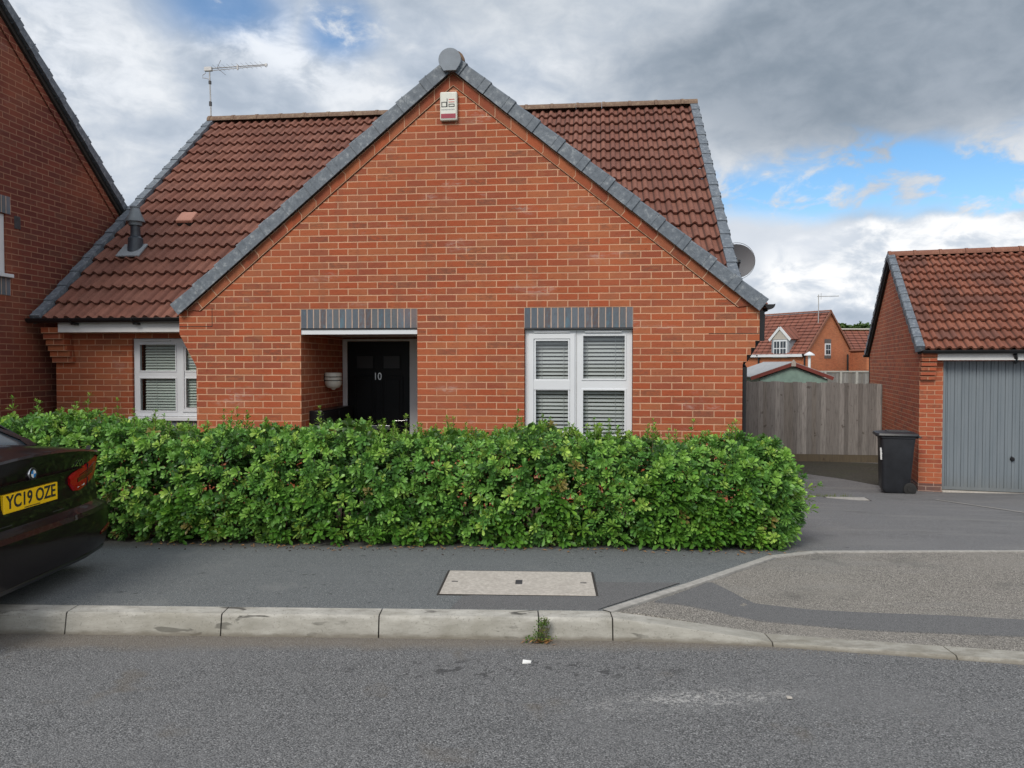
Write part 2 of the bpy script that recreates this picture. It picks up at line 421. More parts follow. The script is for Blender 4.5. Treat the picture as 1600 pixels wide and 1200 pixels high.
def road_marks(t, oc, c):
    sp = t.node('ShaderNodeSeparateXYZ', ins={0: oc})
    x, y = sp.outputs[0], sp.outputs[1]
    # worn white scuff of paint
    a = t.m('DIVIDE', t.m('SUBTRACT', x, 0.83), 0.50)
    yy = t.m('SUBTRACT', y, t.m('ADD', 3.46, t.m('MULTIPLY', t.m('SUBTRACT', x, 0.8), 0.14)))
    b = t.m('DIVIDE', yy, 0.11)
    r = t.m('SQRT', t.m('ADD', t.m('MULTIPLY', a, a), t.m('MULTIPLY', b, b)))
    sc = t.smooth(r, 1.45, 0.2)
    g = t.m('MULTIPLY', t.smooth(t.noise(oc, 62.0, 4, 0.8), 0.47, 0.60), t.smooth(t.noise(oc, 9.0, 4, 0.6), 0.30, 0.62))
    c = t.mix(t.m('MULTIPLY', t.m('MULTIPLY', sc, g), 0.85), c, (0.50, 0.49, 0.47))
    # dark drips of oil in a band
    b2 = t.m('DIVIDE', t.m('SUBTRACT', y, 3.83), 0.14)
    a2 = t.m('DIVIDE', t.m('SUBTRACT', x, 0.0), 0.95)
    r2 = t.m('SQRT', t.m('ADD', t.m('MULTIPLY', a2, a2), t.m('MULTIPLY', b2, b2)))
    dn = t.smooth(t.noise(oc, 13.0, 3, 0.55), 0.56, 0.64)
    c = t.mix(t.m('MULTIPLY', t.m('MULTIPLY', t.smooth(r2, 1.3, 0.6), dn), 0.7), c, (0.03, 0.03, 0.032))
    # grit washed against the kerb
    kb = t.smooth(t.m('ADD', y, t.m('MULTIPLY', t.noise(oc, 4.0, 4, 0.6), 0.16)), 4.14, 4.30)
    c = t.mix(t.m('MULTIPLY', kb, 0.55), c, (0.19, 0.155, 0.115))
    # brownish patches of grit
    br = t.smooth(t.noise(oc, 2.3, 3, 0.6), 0.60, 0.72)
    c = t.mix(t.m('MULTIPLY', br, 0.35), c, (0.13, 0.105, 0.075))
    return c


def pave_marks(t, oc, c):
    a = t.smooth(t.noise(oc, 3.2, 5, 0.65), 0.54, 0.70)
    c = t.mix(t.m('MULTIPLY', a, 0.40), c, (0.20, 0.205, 0.20))
    b = t.smooth(t.noise(oc, 11.0, 3, 0.6), 0.66, 0.70)
    c = t.mix(t.m('MULTIPLY', b, 0.55), c, (0.035, 0.038, 0.04))
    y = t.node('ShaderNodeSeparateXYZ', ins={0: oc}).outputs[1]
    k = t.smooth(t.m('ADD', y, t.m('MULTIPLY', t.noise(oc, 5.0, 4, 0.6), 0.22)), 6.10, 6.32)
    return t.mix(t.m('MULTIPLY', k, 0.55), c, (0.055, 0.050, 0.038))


def drive_marks(t, oc, c):
    mp = t.node('ShaderNodeMapping', ins={'Vector': oc, 'Rotation': (0, 0, R(-20)), 'Scale': (0.35, 2.0, 1.0)}).outputs[0]
    a = t.smooth(t.noise(mp, 1.6, 5, 0.62), 0.48, 0.68)
    c = t.mix(t.m('MULTIPLY', a, 0.35), c, (0.23, 0.225, 0.215))
    b = t.smooth(t.noise(oc, 1.1, 5, 0.65), 0.54, 0.68)
    c = t.mix(t.m('MULTIPLY', b, 0.40), c, (0.075, 0.076, 0.072))
    d = t.smooth(t.noise(oc, 16.0, 3, 0.6), 0.68, 0.72)
    return t.mix(t.m('MULTIPLY', d, 0.6), c, (0.03, 0.03, 0.03))


M['road'] = asphalt('road_asphalt', (0.082, 0.084, 0.087), (0.225, 0.226, 0.229), (0.37, 0.37, 0.37), 150.0, (0.17, 0.17, 0.172), 0.9, 0.8, road_marks)
M['pavement'] = asphalt('pavement_tarmac', (0.105, 0.114, 0.118), (0.176, 0.189, 0.194), (0.35, 0.37, 0.37), 230.0, (0.135, 0.145, 0.150), 1.1, 0.4, pave_marks, speck=0.3)
M['apron'] = asphalt('coarse_apron_tarmac', (0.12, 0.11, 0.098), (0.345, 0.32, 0.285), (0.55, 0.51, 0.46), 180.0, (0.28, 0.26, 0.23), 0.8, 0.8, drive_marks)
M['drive'] = asphalt('driveway_tarmac', (0.125, 0.125, 0.128), (0.195, 0.195, 0.200), (0.37, 0.37, 0.37), 210.0, (0.165, 0.165, 0.169), 0.5, 0.35, drive_marks, speck=0.25)
M['patch'] = asphalt('smooth_tarmac_patch', (0.118, 0.118, 0.120), (0.152, 0.152, 0.155), (0.23, 0.23, 0.23), 260.0, None, 1.0, 0.2, speck=0.2)
M['ground'] = plain('rough_ground', (0.09, 0.10, 0.05), 0.95, 0.4, 2, 0.5)


def attr_mat(name, rough=0.45, transl=0.25, spec=0.5, noise_s=0.0):
    m, t = new_mat(name)
    a = t.node('ShaderNodeAttribute', attribute_name='tint').outputs['Color']
    if noise_s:
        oc = t.node('ShaderNodeTexCoord').outputs['Object']
        mp = t.node('ShaderNodeMapping', ins={'Vector': oc, 'Scale': (22.0, 14.0, 1.1)}).outputs[0]
        n = t.noise(mp, noise_s, 6, 0.7, 0.6)
        a = t.mix(t.m('MULTIPLY', t.smooth(n, 0.44, 0.68), 0.55), a, (0.055, 0.049, 0.046))
        kn = t.noise(oc, 7.0, 3, 0.6)
        a = t.mix(t.m('MULTIPLY', t.smooth(kn, 0.64, 0.72), 0.6), a, (0.05, 0.035, 0.028))
    p = t.node('ShaderNodeBsdfPrincipled', ins={'Base Color': a, 'Roughness': rough, 'Specular IOR Level': spec})
    o = t.node('ShaderNodeOutputMaterial')
    if transl:
        tr = t.node('ShaderNodeBsdfTranslucent', ins={'Color': t.mix(0.5, a, (0.16, 0.32, 0.03))})
        mx = t.node('ShaderNodeMixShader', ins={0: transl, 1: p.outputs[0], 2: tr.outputs[0]})
        t.t.links.new(mx.outputs[0], o.inputs[0])
    else:
        t.t.links.new(p.outputs[0], o.inputs[0])
    return m


M['leaf'] = attr_mat('glossy_leaf', 0.40, 0.22, 0.5)
M['tree_leaf'] = attr_mat('tree_leaf', 0.6, 0.2, 0.3)
M['fence'] = attr_mat('weathered_board', 0.9, 0.0, 0.2, 3.0)

m_, t_ = new_mat('window_glass')
fc = t_.node('ShaderNodeLayerWeight', ins={'Blend': 0.5}).outputs['Facing']
fr = t_.m('ADD', 0.07, t_.m('MULTIPLY', t_.m('POWER', fc, 5.0), 0.8), clamp=True)
gl = t_.node('ShaderNodeBsdfGlossy', ins={'Color': (1, 1, 1, 1), 'Roughness': 0.02})
tp = t_.node('ShaderNodeBsdfTransparent', ins={'Color': (0.93, 0.96, 0.95, 1)})
mx = t_.node('ShaderNodeMixShader', ins={0: fr, 1: tp.outputs[0], 2: gl.outputs[0]})
t_.node('ShaderNodeOutputMaterial', ins={0: mx.outputs[0]})
M['glass'] = m_
M['dark_glass'] = plain('dark_glazing', (0.03, 0.04, 0.05), 0.05, 0.1, 1)
M['door_glass'] = plain('obscured_dark_glass', (0.022, 0.022, 0.024), 0.4, 0.1, 1, **{'Specular IOR Level': 0.3})
M['pane_blue'] = plain('sky_lit_pane', (0.10, 0.15, 0.20), 0.05, 0.1, 1)

m_, t_ = new_mat('black_car_paint')
finish(t_, (0.008, 0.005, 0.0055), 0.35, **{'Coat Weight': 0.42, 'Coat Roughness': 0.015, 'Specular IOR Level': 0.12})
M['paint'] = m_
m_, t_ = new_mat('red_lamp_lens')
finish(t_, (0.30, 0.003, 0.006), 0.2, **{'Specular IOR Level': 0.3})
M['lens'] = m_
M['lens_dark'] = plain('dark_red_lens', (0.09, 0.004, 0.006), 0.15, 0.1, 3)
M['plate'] = plain('yellow_plate', (0.92, 0.56, 0.01), 0.35, 0.03, 6)
M['chrome'] = plain('chrome', (0.7, 0.7, 0.72), 0.12, 0.05, 6, Metallic=1.0)
M['badge_blue'] = plain('badge_blue', (0.03, 0.22, 0.55), 0.3, 0.05, 6)
M['white_gloss'] = plain('badge_white', (0.75, 0.78, 0.8), 0.3, 0.03, 6)
M['tyre'] = plain('tyre_rubber', (0.018, 0.018, 0.018), 0.8, 0.2, 8)
M['rim'] = plain('alloy_rim', (0.35, 0.36, 0.38), 0.3, 0.1, 8, Metallic=0.9)
M['bin'] = plain('black_bin_plastic', (0.018, 0.020, 0.025), 0.42, 0.25, 7)
M['bin_paint'] = plain('white_paint_mark', (0.6, 0.6, 0.6), 0.7, 0.2, 30)


# ------------------------------------------------------------ mesh tools
class MB:
    def __init__(s):
        s.v, s.f, s.uv, s.mi = [], [], [], []
        s.mats = []
        s.cur = 0
        s.smooth_from = None

    def mat(s, m):
        if m not in s.mats:
            s.mats.append(m)
        s.cur = s.mats.index(m)
        return s

    def face(s, pts, uv=None):
        b = len(s.v)
        s.v.extend([tuple(p) for p in pts])
        s.f.append(tuple(range(b, b + len(pts))))
        s.uv.append(uv)
        s.mi.append(s.cur)

    def hexa(s, p):
        """eight corners: bottom ring 0-3 (ccw from above), top ring 4-7"""
        for q in ((3, 2, 1, 0), (4, 5, 6, 7), (0, 1, 5, 4), (1, 2, 6, 5), (2, 3, 7, 6), (3, 0, 4, 7)):
            s.face([p[i] for i in q])
        return s

    def box(s, x0, x1, y0, y1, z0, z1):
        return s.hexa([(x0, y0, z0), (x1, y0, z0), (x1, y1, z0), (x0, y1, z0), (x0, y0, z1), (x1, y0, z1), (x1, y1, z1), (x0, y1, z1)])

    def obox(s, c, ax, ay, az_, hx, hy, hz):
        c, ax, ay, az_ = Vector(c), Vector(ax).normalized(), Vector(ay).normalized(), Vector(az_).normalized()
        P = []
        for k in (-1, 1):
            for i, j in ((-1, -1), (1, -1), (1, 1), (-1, 1)):
                P.append(c + ax * hx * i + ay * hy * j + az_ * hz * k)
        return s.hexa(P)

    def prism(s, poly, y0, y1, holes=()):
        """poly in (x,z), front face at y0 facing -y, back at y1"""
        def area(p):
            return sum(p[i][0] * p[(i + 1) % len(p)][1] - p[(i + 1) % len(p)][0] * p[i][1] for i in range(len(p)))
        poly = list(poly) if area(poly) > 0 else list(poly)[::-1]
        loops = [poly] + [list(h) if area(h) < 0 else list(h)[::-1] for h in holes]
        flat = [p for l in loops for p in l]
        tris = tessellate_polygon([[Vector((x, z, 0)) for x, z in l] for l in loops])
        for t in tris:
            a = [flat[i] for i in t]
            if (a[1][0] - a[0][0]) * (a[2][1] - a[0][1]) - (a[2][0] - a[0][0]) * (a[1][1] - a[0][1]) < 0:
                a = a[::-1]
            s.face([(x, y0, z) for x, z in a])
            s.face([(x, y1, z) for x, z in a[::-1]])
        for l in loops:
            n = len(l)
            for i in range(n):
                (xa, za), (xb, zb) = l[i], l[(i + 1) % n]
                s.face([(xa, y0, za), (xa, y1, za), (xb, y1, zb), (xb, y0, zb)])
        return s

    def prism_x(s, poly, x0, x1, holes=()):
        """poly in (y,z), extruded along x"""
        t = MB()
        t.prism(poly, x0, x1, holes)
        for f in t.f:
            pts = [t.v[i] for i in f]
            s.face([(p[1], p[0], p[2]) for p in pts][::-1])
        return s

    def tube(s, pts, r, n=8, r1=None, cap=True):
        pts = [Vector(p) for p in pts]
        k = len(pts)
        rings = []
        for i, p in enumerate(pts):
            d = (pts[min(i + 1, k - 1)] - pts[max(i - 1, 0)]).normalized()
            a = Vector((0, 0, 1)) if abs(d.z) < 0.9 else Vector((1, 0, 0))
            e1 = d.cross(a).normalized()
            e2 = d.cross(e1)
            rr = r if r1 is None else r + (r1 - r) * i / (k - 1)
            rings.append([p + (e1 * math.cos(2 * math.pi * j / n) + e2 * math.sin(2 * math.pi * j / n)) * rr for j in range(n)])
        for i in range(k - 1):
            for j in range(n):
                s.face([rings[i][j], rings[i + 1][j], rings[i + 1][(j + 1) % n], rings[i][(j + 1) % n]])
        if cap:
            s.face(rings[0])
            s.face(rings[-1][::-1])
        return s

    def lathe(s, c, prof, n=24, axis='z', a0=0.0, a1=2 * math.pi):
        """prof list of (r, h) along axis"""
        cx, cy, cz = c
        def P(r, h, a):
            if axis == 'z':
                return (cx + r * math.cos(a), cy + r * math.sin(a), cz + h)
            if axis == 'y':
                return (cx + r * math.cos(a), cy + h, cz + r * math.sin(a))
            return (cx + h, cy + r * math.cos(a), cz + r * math.sin(a))
        for i in range(len(prof) - 1):
            (r0, h0), (r1, h1) = prof[i], prof[i + 1]
            for j in range(n):
                a, b = a0 + (a1 - a0) * j / n, a0 + (a1 - a0) * (j + 1) / n
                q = [P(r0, h0, a), P(r0, h0, b), P(r1, h1, b), P(r1, h1, a)]
                if r0 < 1e-6:
                    q = [q[0], q[2], q[3]]
                elif r1 < 1e-6:
                    q = q[:3]
                s.face(q if axis != 'y' else q[::-1])
        return s

    def build(s, name, mat=None, parent=None, loc=None, rot=None, smooth=0, merge=0.0, tint=None, bevel=0, label=None):
        me = bpy.data.meshes.new(name)
        me.from_pydata([tuple(v) for v in s.v], [], s.f)
        mats = s.mats if s.mats else [mat]
        if s.mats and mat is not None and None in s.mats:
            mats = [mat if x is None else x for x in s.mats]
        for m in mats:
            me.materials.append(M[m] if isinstance(m, str) else m)
        if len(mats) > 1:
            me.polygons.foreach_set('material_index', s.mi)
        ul = me.uv_layers.new(name='UVMap')
        arr = np.zeros((len(me.loops), 2), dtype=np.float32)
        k = 0
        for fi, p in enumerate(me.polygons):
            u = s.uv[fi]
            nrm = p.normal
            for j, vi in enumerate(s.f[fi]):
                if u is not None:
                    arr[k] = u[j]
                else:
                    x, y, z = s.v[vi]
                    if abs(nrm.z) > 0.75:
                        arr[k] = (x, y)
                    elif abs(nrm.y) >= abs(nrm.x):
                        arr[k] = (x, z)
                    else:
                        arr[k] = (y, z)
                k += 1
        ul.data.foreach_set('uv', arr.ravel())
        if tint is not None:
            ca = me.color_attributes.new('tint', 'FLOAT_COLOR', 'POINT')
            ca.data.foreach_set('color', np.asarray(tint, dtype=np.float32).ravel())
        if smooth or merge or bevel:
            bm = bmesh.new()
            bm.from_mesh(me)
            bmesh.ops.remove_doubles(bm, verts=bm.verts, dist=merge or 1e-5)
            if bevel:
                ed = [e for e in bm.edges if len(e.link_faces) == 2 and e.calc_face_angle(0) > R(50)]
                bmesh.ops.bevel(bm, geom=ed, offset=bevel, segments=2, affect='EDGES', profile=0.5, clamp_overlap=True)
            if smooth:
                for f in bm.faces:
                    f.smooth = True
                for e in bm.edges:
                    if len(e.link_faces) == 2 and e.calc_face_angle(0) > R(smooth):
                        e.smooth = False
            bm.to_mesh(me)
            bm.free()
        o = bpy.data.objects.new(name, me)
        COL.objects.link(o)
        if parent is not None:
            o.parent = parent
        if loc is not None:
            o.location = loc
        if rot is not None:
            o.rotation_euler = rot
        if label:
            o['label'] = label
        return o


def thing(name, label, cat, loc=(0, 0, 0), rz=0.0, group=None):
    o = bpy.data.objects.new(name, None)
    o.empty_display_size = 0.2
    COL.objects.link(o)
    o.location = loc
    o.rotation_euler = (0, 0, rz)
    tag(o, label, cat, group)
    return o


def tag(o, label, cat, group=None, kind=None):
    o['label'] = label
    o['category'] = cat
    if group:
        o['group'] = group
    if kind:
        o['kind'] = kind
    return o


def struct(o, label=None, cat=None):
    o['kind'] = 'structure'
    if label:
        o['label'] = label
        o['category'] = cat
    return o


def rect(x0, x1, z0, z1):
    return [(x0, z0), (x1, z0), (x1, z1), (x0, z1)]


def tiles(O, A, U, N, length, slope, gauge=0.33, wave=0.15, amp=0.0195, seg=10, drop=0.022, jit=0.004, u_first=0.0):
    """interlocking wavy tiles as real overlapping courses"""
    mb = MB()
    O, A, U, N = Vector(O), Vector(A), Vector(U), Vector(N)
    nr = int(math.ceil(slope / gauge))
    na = int(round(length / wave)) * seg
    rr = random.Random(5)
    def wv(a):
        ph = (a / wave) % 1.0
        if ph < 0.42:
            return amp * (-0.95 - 0.12 * math.sin(math.pi * ph / 0.42))
        return amp * (-0.95 + 2.1 * math.sin(math.pi * (ph - 0.42) / 0.58) ** 0.85)
    for i in range(nr):
        u0 = i * gauge
        u1 = min(slope, (i + 1) * gauge + 0.03)
        j1 = {}
        prev = None
        for k in range(na + 1):
            a = min(length, k * wave / seg)
            tcol = int(a / (2 * wave))
            if tcol not in j1:
                j1[tcol] = (rr.uniform(-jit, jit), rr.uniform(-jit, jit))
            h0 = 0.030 + drop + wv(a) + j1[tcol][0]
            h1 = 0.006 + wv(a)
            du = j1[tcol][1]
            p_low = O + A * a + U * (u0 + du) + N * h0
            p_butt = O + A * a + U * (u0 + du + 0.004) + N * (h0 - drop - 0.01)
            p_up = O + A * a + U * u1 + N * h1
            cur = (p_butt, p_low, p_up, a)
            if prev:
                va, vb = prev[3], a
                mb.face([prev[1], cur[1], cur[2], prev[2]], [(va, u0 + .01), (vb, u0 + .01), (vb, u0 + gauge - .01), (va, u0 + gauge - .01)])
                mb.face([prev[0], cur[0], cur[1], prev[1]], [(va, u0 + .01), (vb, u0 + .01), (vb, u0 + .02), (va, u0 + .02)])
            prev = cur
    return mb


def verge(P0, P1, out, N, gauge=0.345, o0=0.06, w_in=0.07, n0=-0.065, n1=0.055, grow=0.012):
    """overlapping dry-verge units from the eave point P0 up to P1"""
    mb = MB()
    P0, P1, out, N = Vector(P0), Vector(P1), Vector(out).normalized(), Vector(N).normalized()
    L = (P1 - P0).length
    U = (P1 - P0) / L
    k = int(math.ceil(L / gauge))
    for i in range(k):
        ua, ub = i * gauge, min(L, (i + 1) * gauge + 0.02)
        ring = []
        for u, g in ((ua, grow), (ub, 0.0)):
            c = P0 + U * u
            ring.append([c + out * (o0 + g) + N * (n0 - g * 0.4), c - out * w_in + N * (n0 + 0.03), c - out * w_in + N * (n1 + g), c + out * (o0 + g - 0.012) + N * (n1 + g), c + out * (o0 + g) + N * (n1 + g - 0.014)])
        n = 5
        a, b = ring
        for j in range(n):
            mb.face([a[j], a[(j + 1) % n], b[(j + 1) % n], b[j]])
        mb.face(a[::-1])
        mb.face(b)
        # raised collar across each unit
        um = ua + gauge * 0.27
        mb.obox(P0 + U * um + out * (o0 + grow * 0.73 - 0.03) + N * ((n0 + n1) / 2 + 0.004), U, out, N, 0.006, 0.034, (n1 - n0) / 2 + 0.006)
    return mb


def ridge_tiles(P0, P1, r=0.11, seg=0.45):
    mb = MB()
    P0, P1 = Vector(P0), Vector(P1)
    L = (P1 - P0).length
    D = (P1 - P0) / L
    side = D.cross(Vector((0, 0, 1))).normalized()
    k = int(math.ceil(L / seg))
    for i in range(k):
        a, b = i * seg, min(L, (i + 1) * seg - 0.006)
        if b <= a:
            continue
        rings = []
        for u, rr_ in ((a, r), (a + 0.05, r), (a + 0.051, r - 0.008), (b, r - 0.008)):
            c = P0 + D * min(u, b)
            rings.append([c + side * math.cos(t) * rr_ * 1.1 + Vector((0, 0, 1)) * (math.sin(t) * rr_ - 0.03) for t in [math.pi * q / 10 for q in range(11)]])
        for x, y in zip(rings, rings[1:]):
            for j in range(10):
                mb.face([x[j], x[j + 1], y[j + 1], y[j]])
        mb.face(rings[0])
        mb.face(rings[-1][::-1])
    return mb


def text_mesh(txt, size, name, mat, parent, origin, ax, ay, extrude=0.001, sx=1.0, shear=0.0, align='CENTER', label=None, bold=0.0, width=None):
    cu = bpy.data.curves.new('lettering', 'FONT')
    cu.body = txt
    cu.size = size
    cu.extrude = extrude
    cu.align_x = align
    cu.align_y = 'CENTER'
    cu.shear = shear
    cu.offset = bold
    to = bpy.data.objects.new('lettering', cu)
    COL.objects.link(to)
    dg = bpy.context.evaluated_depsgraph_get()
    dg.update()
    me = bpy.data.meshes.new_from_object(to.evaluated_get(dg))
    bpy.data.objects.remove(to)
    if width:
        xs_w = [v.co.x for v in me.vertices]
        sx = width / (max(xs_w) - min(xs_w))
    ax, ay = Vector(ax).normalized(), Vector(ay).normalized()
    n = ax.cross(ay)
    mt = Matrix(((ax.x * sx, ay.x, n.x, origin[0]), (ax.y * sx, ay.y, n.y, origin[1]), (ax.z * sx, ay.z, n.z, origin[2]), (0, 0, 0, 1)))
    me.transform(mt)
    me.materials.clear()
    me.materials.append(M[mat])
    me.name = name
    o = bpy.data.objects.new(name, me)
    COL.objects.link(o)
    o.parent = parent
    if label:
        o['label'] = label
    return o


# ------------------------------------------------------------ the setting: ground
def kerb_y(x):
    y = 4.276 - 0.034 * min(x, 0.54)
    if x > 0.54:
        t = x - 0.54
        y -= 0.034 * t + 0.075 * min(t, 0.9) * t / 0.9 * 0.9 + (0.11 * (t - 0.9) if t > 0.9 else 0)
    return y


def kerb_top(x):
    t = min(1, max(0, (x - 0.56) / 0.88))
    return 0.125 - 0.100 * t


def strip_x(y):          # edging strip between pavement and apron
    return 0.54 + (y - 4.36) * 1.04


def hgt(x, y):
    pav = 0.125 - 0.032 * min(1, max(0, (y - 4.4) / 1.7))
    t = min(1, max(0, (y - kerb_y(x) - 0.15) / 1.55))
    ap = kerb_top(x) + (0.093 - kerb_top(x)) * t
    wgt = min(1, max(0, (x - strip_x(y)) / 0.6 + 0.15)) if x > strip_x(y) - 0.09 else 0
    h = pav + (ap - pav) * wgt
    if y > 6.0:
        t = (y - 6.0) / 6.5
        t2 = min(1, t)
        h = 0.093 - 0.633 * t2
        if x < 5.5:
            h += 0.19 * min(1, (5.5 - x) / 3.5) * min(1, t * 1.4)
    return h


def sheet(fx0, fx1, y0, y1, nx, ny, off, name, mat):
    mb = MB()
    g = []
    for j in range(ny + 1):
        t = j / ny
        row = []
        for i in range(nx + 1):
            s_ = i / nx
            ya = y0(0) if callable(y0) else y0
            # y limits may depend on x: solve by two passes
            yb = None
            x = None
            yy = (ya + (y1 if not callable(y1) else y1(0))) / 2
            for _ in range(4):
                x = fx0(yy) + (fx1(yy) - fx0(yy)) * s_
                a_ = y0(x) if callable(y0) else y0
                b_ = y1(x) if callable(y1) else y1
                yy = a_ + (b_ - a_) * t
            row.append((x, yy, hgt(x, yy) + off))
        g.append(row)
    for j in range(ny):
        for i in range(nx):
            mb.face([g[j][i], g[j][i + 1], g[j + 1][i + 1], g[j + 1][i]])
    for i in range(nx):
        a, b = g[0][i], g[0][i + 1]
        mb.face([(a[0], a[1] - 0.006, a[2] - 0.03), (b[0], b[1] - 0.006, b[2] - 0.03), b, a])
    return mb.build(name, mat, merge=1e-4, smooth=60)


K = lambda c: (lambda y: c)
# ground reaching the horizon
mb = MB()
xs = [-1500, -200, -40, -14] + [-12 + i for i in range(0, 29)] + [30, 60, 200, 1500]
ys = [-1500, -200, -40, -12, 4.35] + [4.6 + 0.7 * i for i in range(0, 22)] + [24, 40, 90, 300, 1500]
for j in range(len(ys) - 1):
    for i in range(len(xs) - 1):
        q = []
        for a, b in ((0, 0), (1, 0), (1, 1), (0, 1)):
            x, y = xs[i + a], ys[j + b]
            h = -0.10 if y < 4.4 else hgt(min(12, max(-12, x)), min(y, 16)) - 0.03
            q.append((x, y, h))
        mb.face(q)
struct(mb.build('ground', 'ground', merge=1e-4, smooth=60))

mb = MB()
nx = 60
for i in range(nx):
    xa, xb = -30 + 60 * i / nx, -30 + 60 * (i + 1) / nx
    rows = [-2.6, -1, 0.7, 2.2, 3.6]
    def P(x, y):
        return (x, y, 0.05 - 0.0064 * (y - 0.9) ** 2 * 0.65)
    kz = lambda x: min(kerb_y(x), 4.9)
    for a, b in zip(rows, rows[1:]):
        mb.face([P(xa, a), P(xb, a), P(xb, b), P(xa, b)])
    mb.face([P(xa, 3.6), P(xb, 3.6), (xb, kz(xb) + 0.05, 0.0), (xa, kz(xa) + 0.05, 0.0)])
struct(mb.build('road', 'road', merge=1e-4, smooth=60))
struct(MB().box(-30, 30, -2.75, -2.6, -0.1, 0.12).build('kerb', 'kerb', bevel=0.01))
struct(MB().box(-30, 30, -4.7, -2.75, -0.1, 0.115).build('pavement', 'pavement'))

kback = lambda x: kerb_y(x) + 0.14
struct(sheet(K(-14), lambda y: strip_x(y) - (0.035 if y < 5.6 else -0.034), kback, 5.956, 60, 12, 0.0, 'pavement', 'pavement'))
struct(sheet(K(-14), K(1.858), 5.956, 6.55, 60, 3, 0.0, 'pavement', 'pavement'))
struct(sheet(lambda y: strip_x(y) + 0.035, K(12), kback, 5.955, 60, 10, 0.0, 'driveway_apron', 'apron'))
struct(sheet(K(1.86), K(12), 5.956, 17.0, 44, 44, 0.0, 'driveway', 'drive'))
M['moss'] = asphalt('mossy_margin', (0.035, 0.034, 0.026), (0.060, 0.058, 0.045), (0.12, 0.11, 0.09), 60.0, (0.045, 0.05, 0.025), 1.5, 0.6)
struct(sheet(K(-14), K(1.855), 6.56, 8.75, 40, 8, 0.012, 'flower_bed', 'soil'))

# kerb stones
mb = MB()
joints = [-14.33 + 0.905 * i for i in range(0, 17)] + [0.565, 1.43, 2.33, 3.24, 4.15, 5.06, 5.97, 6.88, 7.8, 8.7, 9.6, 10.5]
joints = [j for j in joints if j <= 0.3 or j >= 0.56]
for a, b in zip(joints, joints[1:]):
    sub = 3
    for q in range(sub):
        xa, xb = a + 0.004 + (b - a - 0.008) * q / sub, a + 0.004 + (b - a - 0.008) * (q + 1) / sub
        R_ = []
        for x in (xa, xb):
            y, zt = kerb_y(x), kerb_top(x)
            lean = 0.022 * zt / 0.125
            R_.append([(x, y, -0.06), (x, y, 0.0), (x, y + lean, zt - 0.012), (x, y + lean + 0.010, zt - 0.002), (x, y + 0.14, zt + 0.001), (x, y + 0.14, -0.06)])
        A_, B_ = R_
        for j in range(5):
            mb.face([A_[j + 1], A_[j], B_[j], B_[j + 1]])
        if q == 0:
            mb.face(A_)
        if q == sub - 1:
            mb.face(B_[::-1])
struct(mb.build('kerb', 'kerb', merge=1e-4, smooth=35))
# dark joints between the kerb stones
mb = MB()
for a in joints[1:-1]:
    y, zt = kerb_y(a), kerb_top(a)
    mb.box(a - 0.005, a + 0.005, y + 0.026, y + 0.135, -0.05, zt - 0.006)
struct(mb.build('kerb_joints', 'shadow_gap'))

# edging strip, mitred into the line across the drive
mb = MB()
pts = [(0.545, 4.385), (1.2, 5.0), (1.95, 5.735), (2.35, 5.90), (3.2, 5.925), (4.5, 5.94), (12, 6.02)]
wd = [0.030, 0.030, 0.030, 0.028, 0.020, 0.018, 0.018]
L_, R_ = [], []
for i, (x, y) in enumerate(pts):
    p0, p1 = pts[max(0, i - 1)], pts[min(len(pts) - 1, i + 1)]
    d = Vector((p1[0] - p0[0], p1[1] - p0[1])).normalized()
    n = Vector((-d.y, d.x)) * wd[i]
    z = max(hgt(x, y), hgt(x - 0.05, y), hgt(x, min(5.99, y))) + 0.008
    L_.append((x + n.x, y + n.y, z))
    R_.append((x - n.x, y - n.y, z))
for i in range(len(pts) - 1):
    mb.face([R_[i], R_[i + 1], L_[i + 1], L_[i]])
    for Q in (R_, L_):
        q = [Q[i], Q[i + 1]]
        mb.face([q[0], (q[0][0], q[0][1], q[0][2] - 0.05), (q[1][0], q[1][1], q[1][2] - 0.05), q[1]])
struct(mb.build('edging_strip', 'edging'))


def ribbon(front, back, off, name, mat):
    mb = MB()
    n = 24
    def at(poly, t):
        L = len(poly) - 1
        i = min(L - 1, int(t * L))
        f = t * L - i
        return (poly[i][0] * (1 - f) + poly[i + 1][0] * f, poly[i][1] * (1 - f) + poly[i + 1][1] * f)
    rows = []
    for j in range(5):
        s_ = j / 4
        r_ = []
        for i in range(n + 1):
            a, b = at(front, i / n), at(back, i / n)
            x, y = a[0] + (b[0] - a[0]) * s_, a[1] + (b[1] - a[1]) * s_
            r_.append((x, y, hgt(x, y) + off))
        rows.append(r_)
    for j in range(4):
        for i in range(n):
            mb.face([rows[j][i], rows[j][i + 1], rows[j + 1][i + 1], rows[j + 1][i]])
    for i in range(n):
        for rw in (rows[0], rows[-1]):
            a, b = rw[i], rw[i + 1]
            mb.face([(a[0], a[1] - 0.004, a[2] - 0.012), (b[0], b[1] - 0.004, b[2] - 0.012), b, a])
    return struct(mb.build(name, mat, merge=1e-4))


ribbon([(0.86, 4.60), (1.06, 4.60), (1.25, 4.57), (1.44, 4.50), (1.72, 4.42), (2.0, 4.34), (2.4, 4.29), (2.84, 4.23), (5, 3.95), (9, 3.4)],
       [(1.20, 4.94), (1.31, 5.06), (1.40, 4.94), (1.52, 4.77), (1.80, 4.66), (2.12, 4.60), (2.6, 4.54), (3.0, 4.46), (5, 4.16), (9, 3.6)], 0.008, 'tarmac_patch', 'patch')
ribbon([(-0.36, 4.44), (0.0, 4.435), (0.3, 4.425), (0.50, 4.42)], [(-0.30, 4.70), (0.20, 4.80), (0.56, 5.02), (1.10, 5.00)], 0.004, 'tarmac_patch', 'patch')

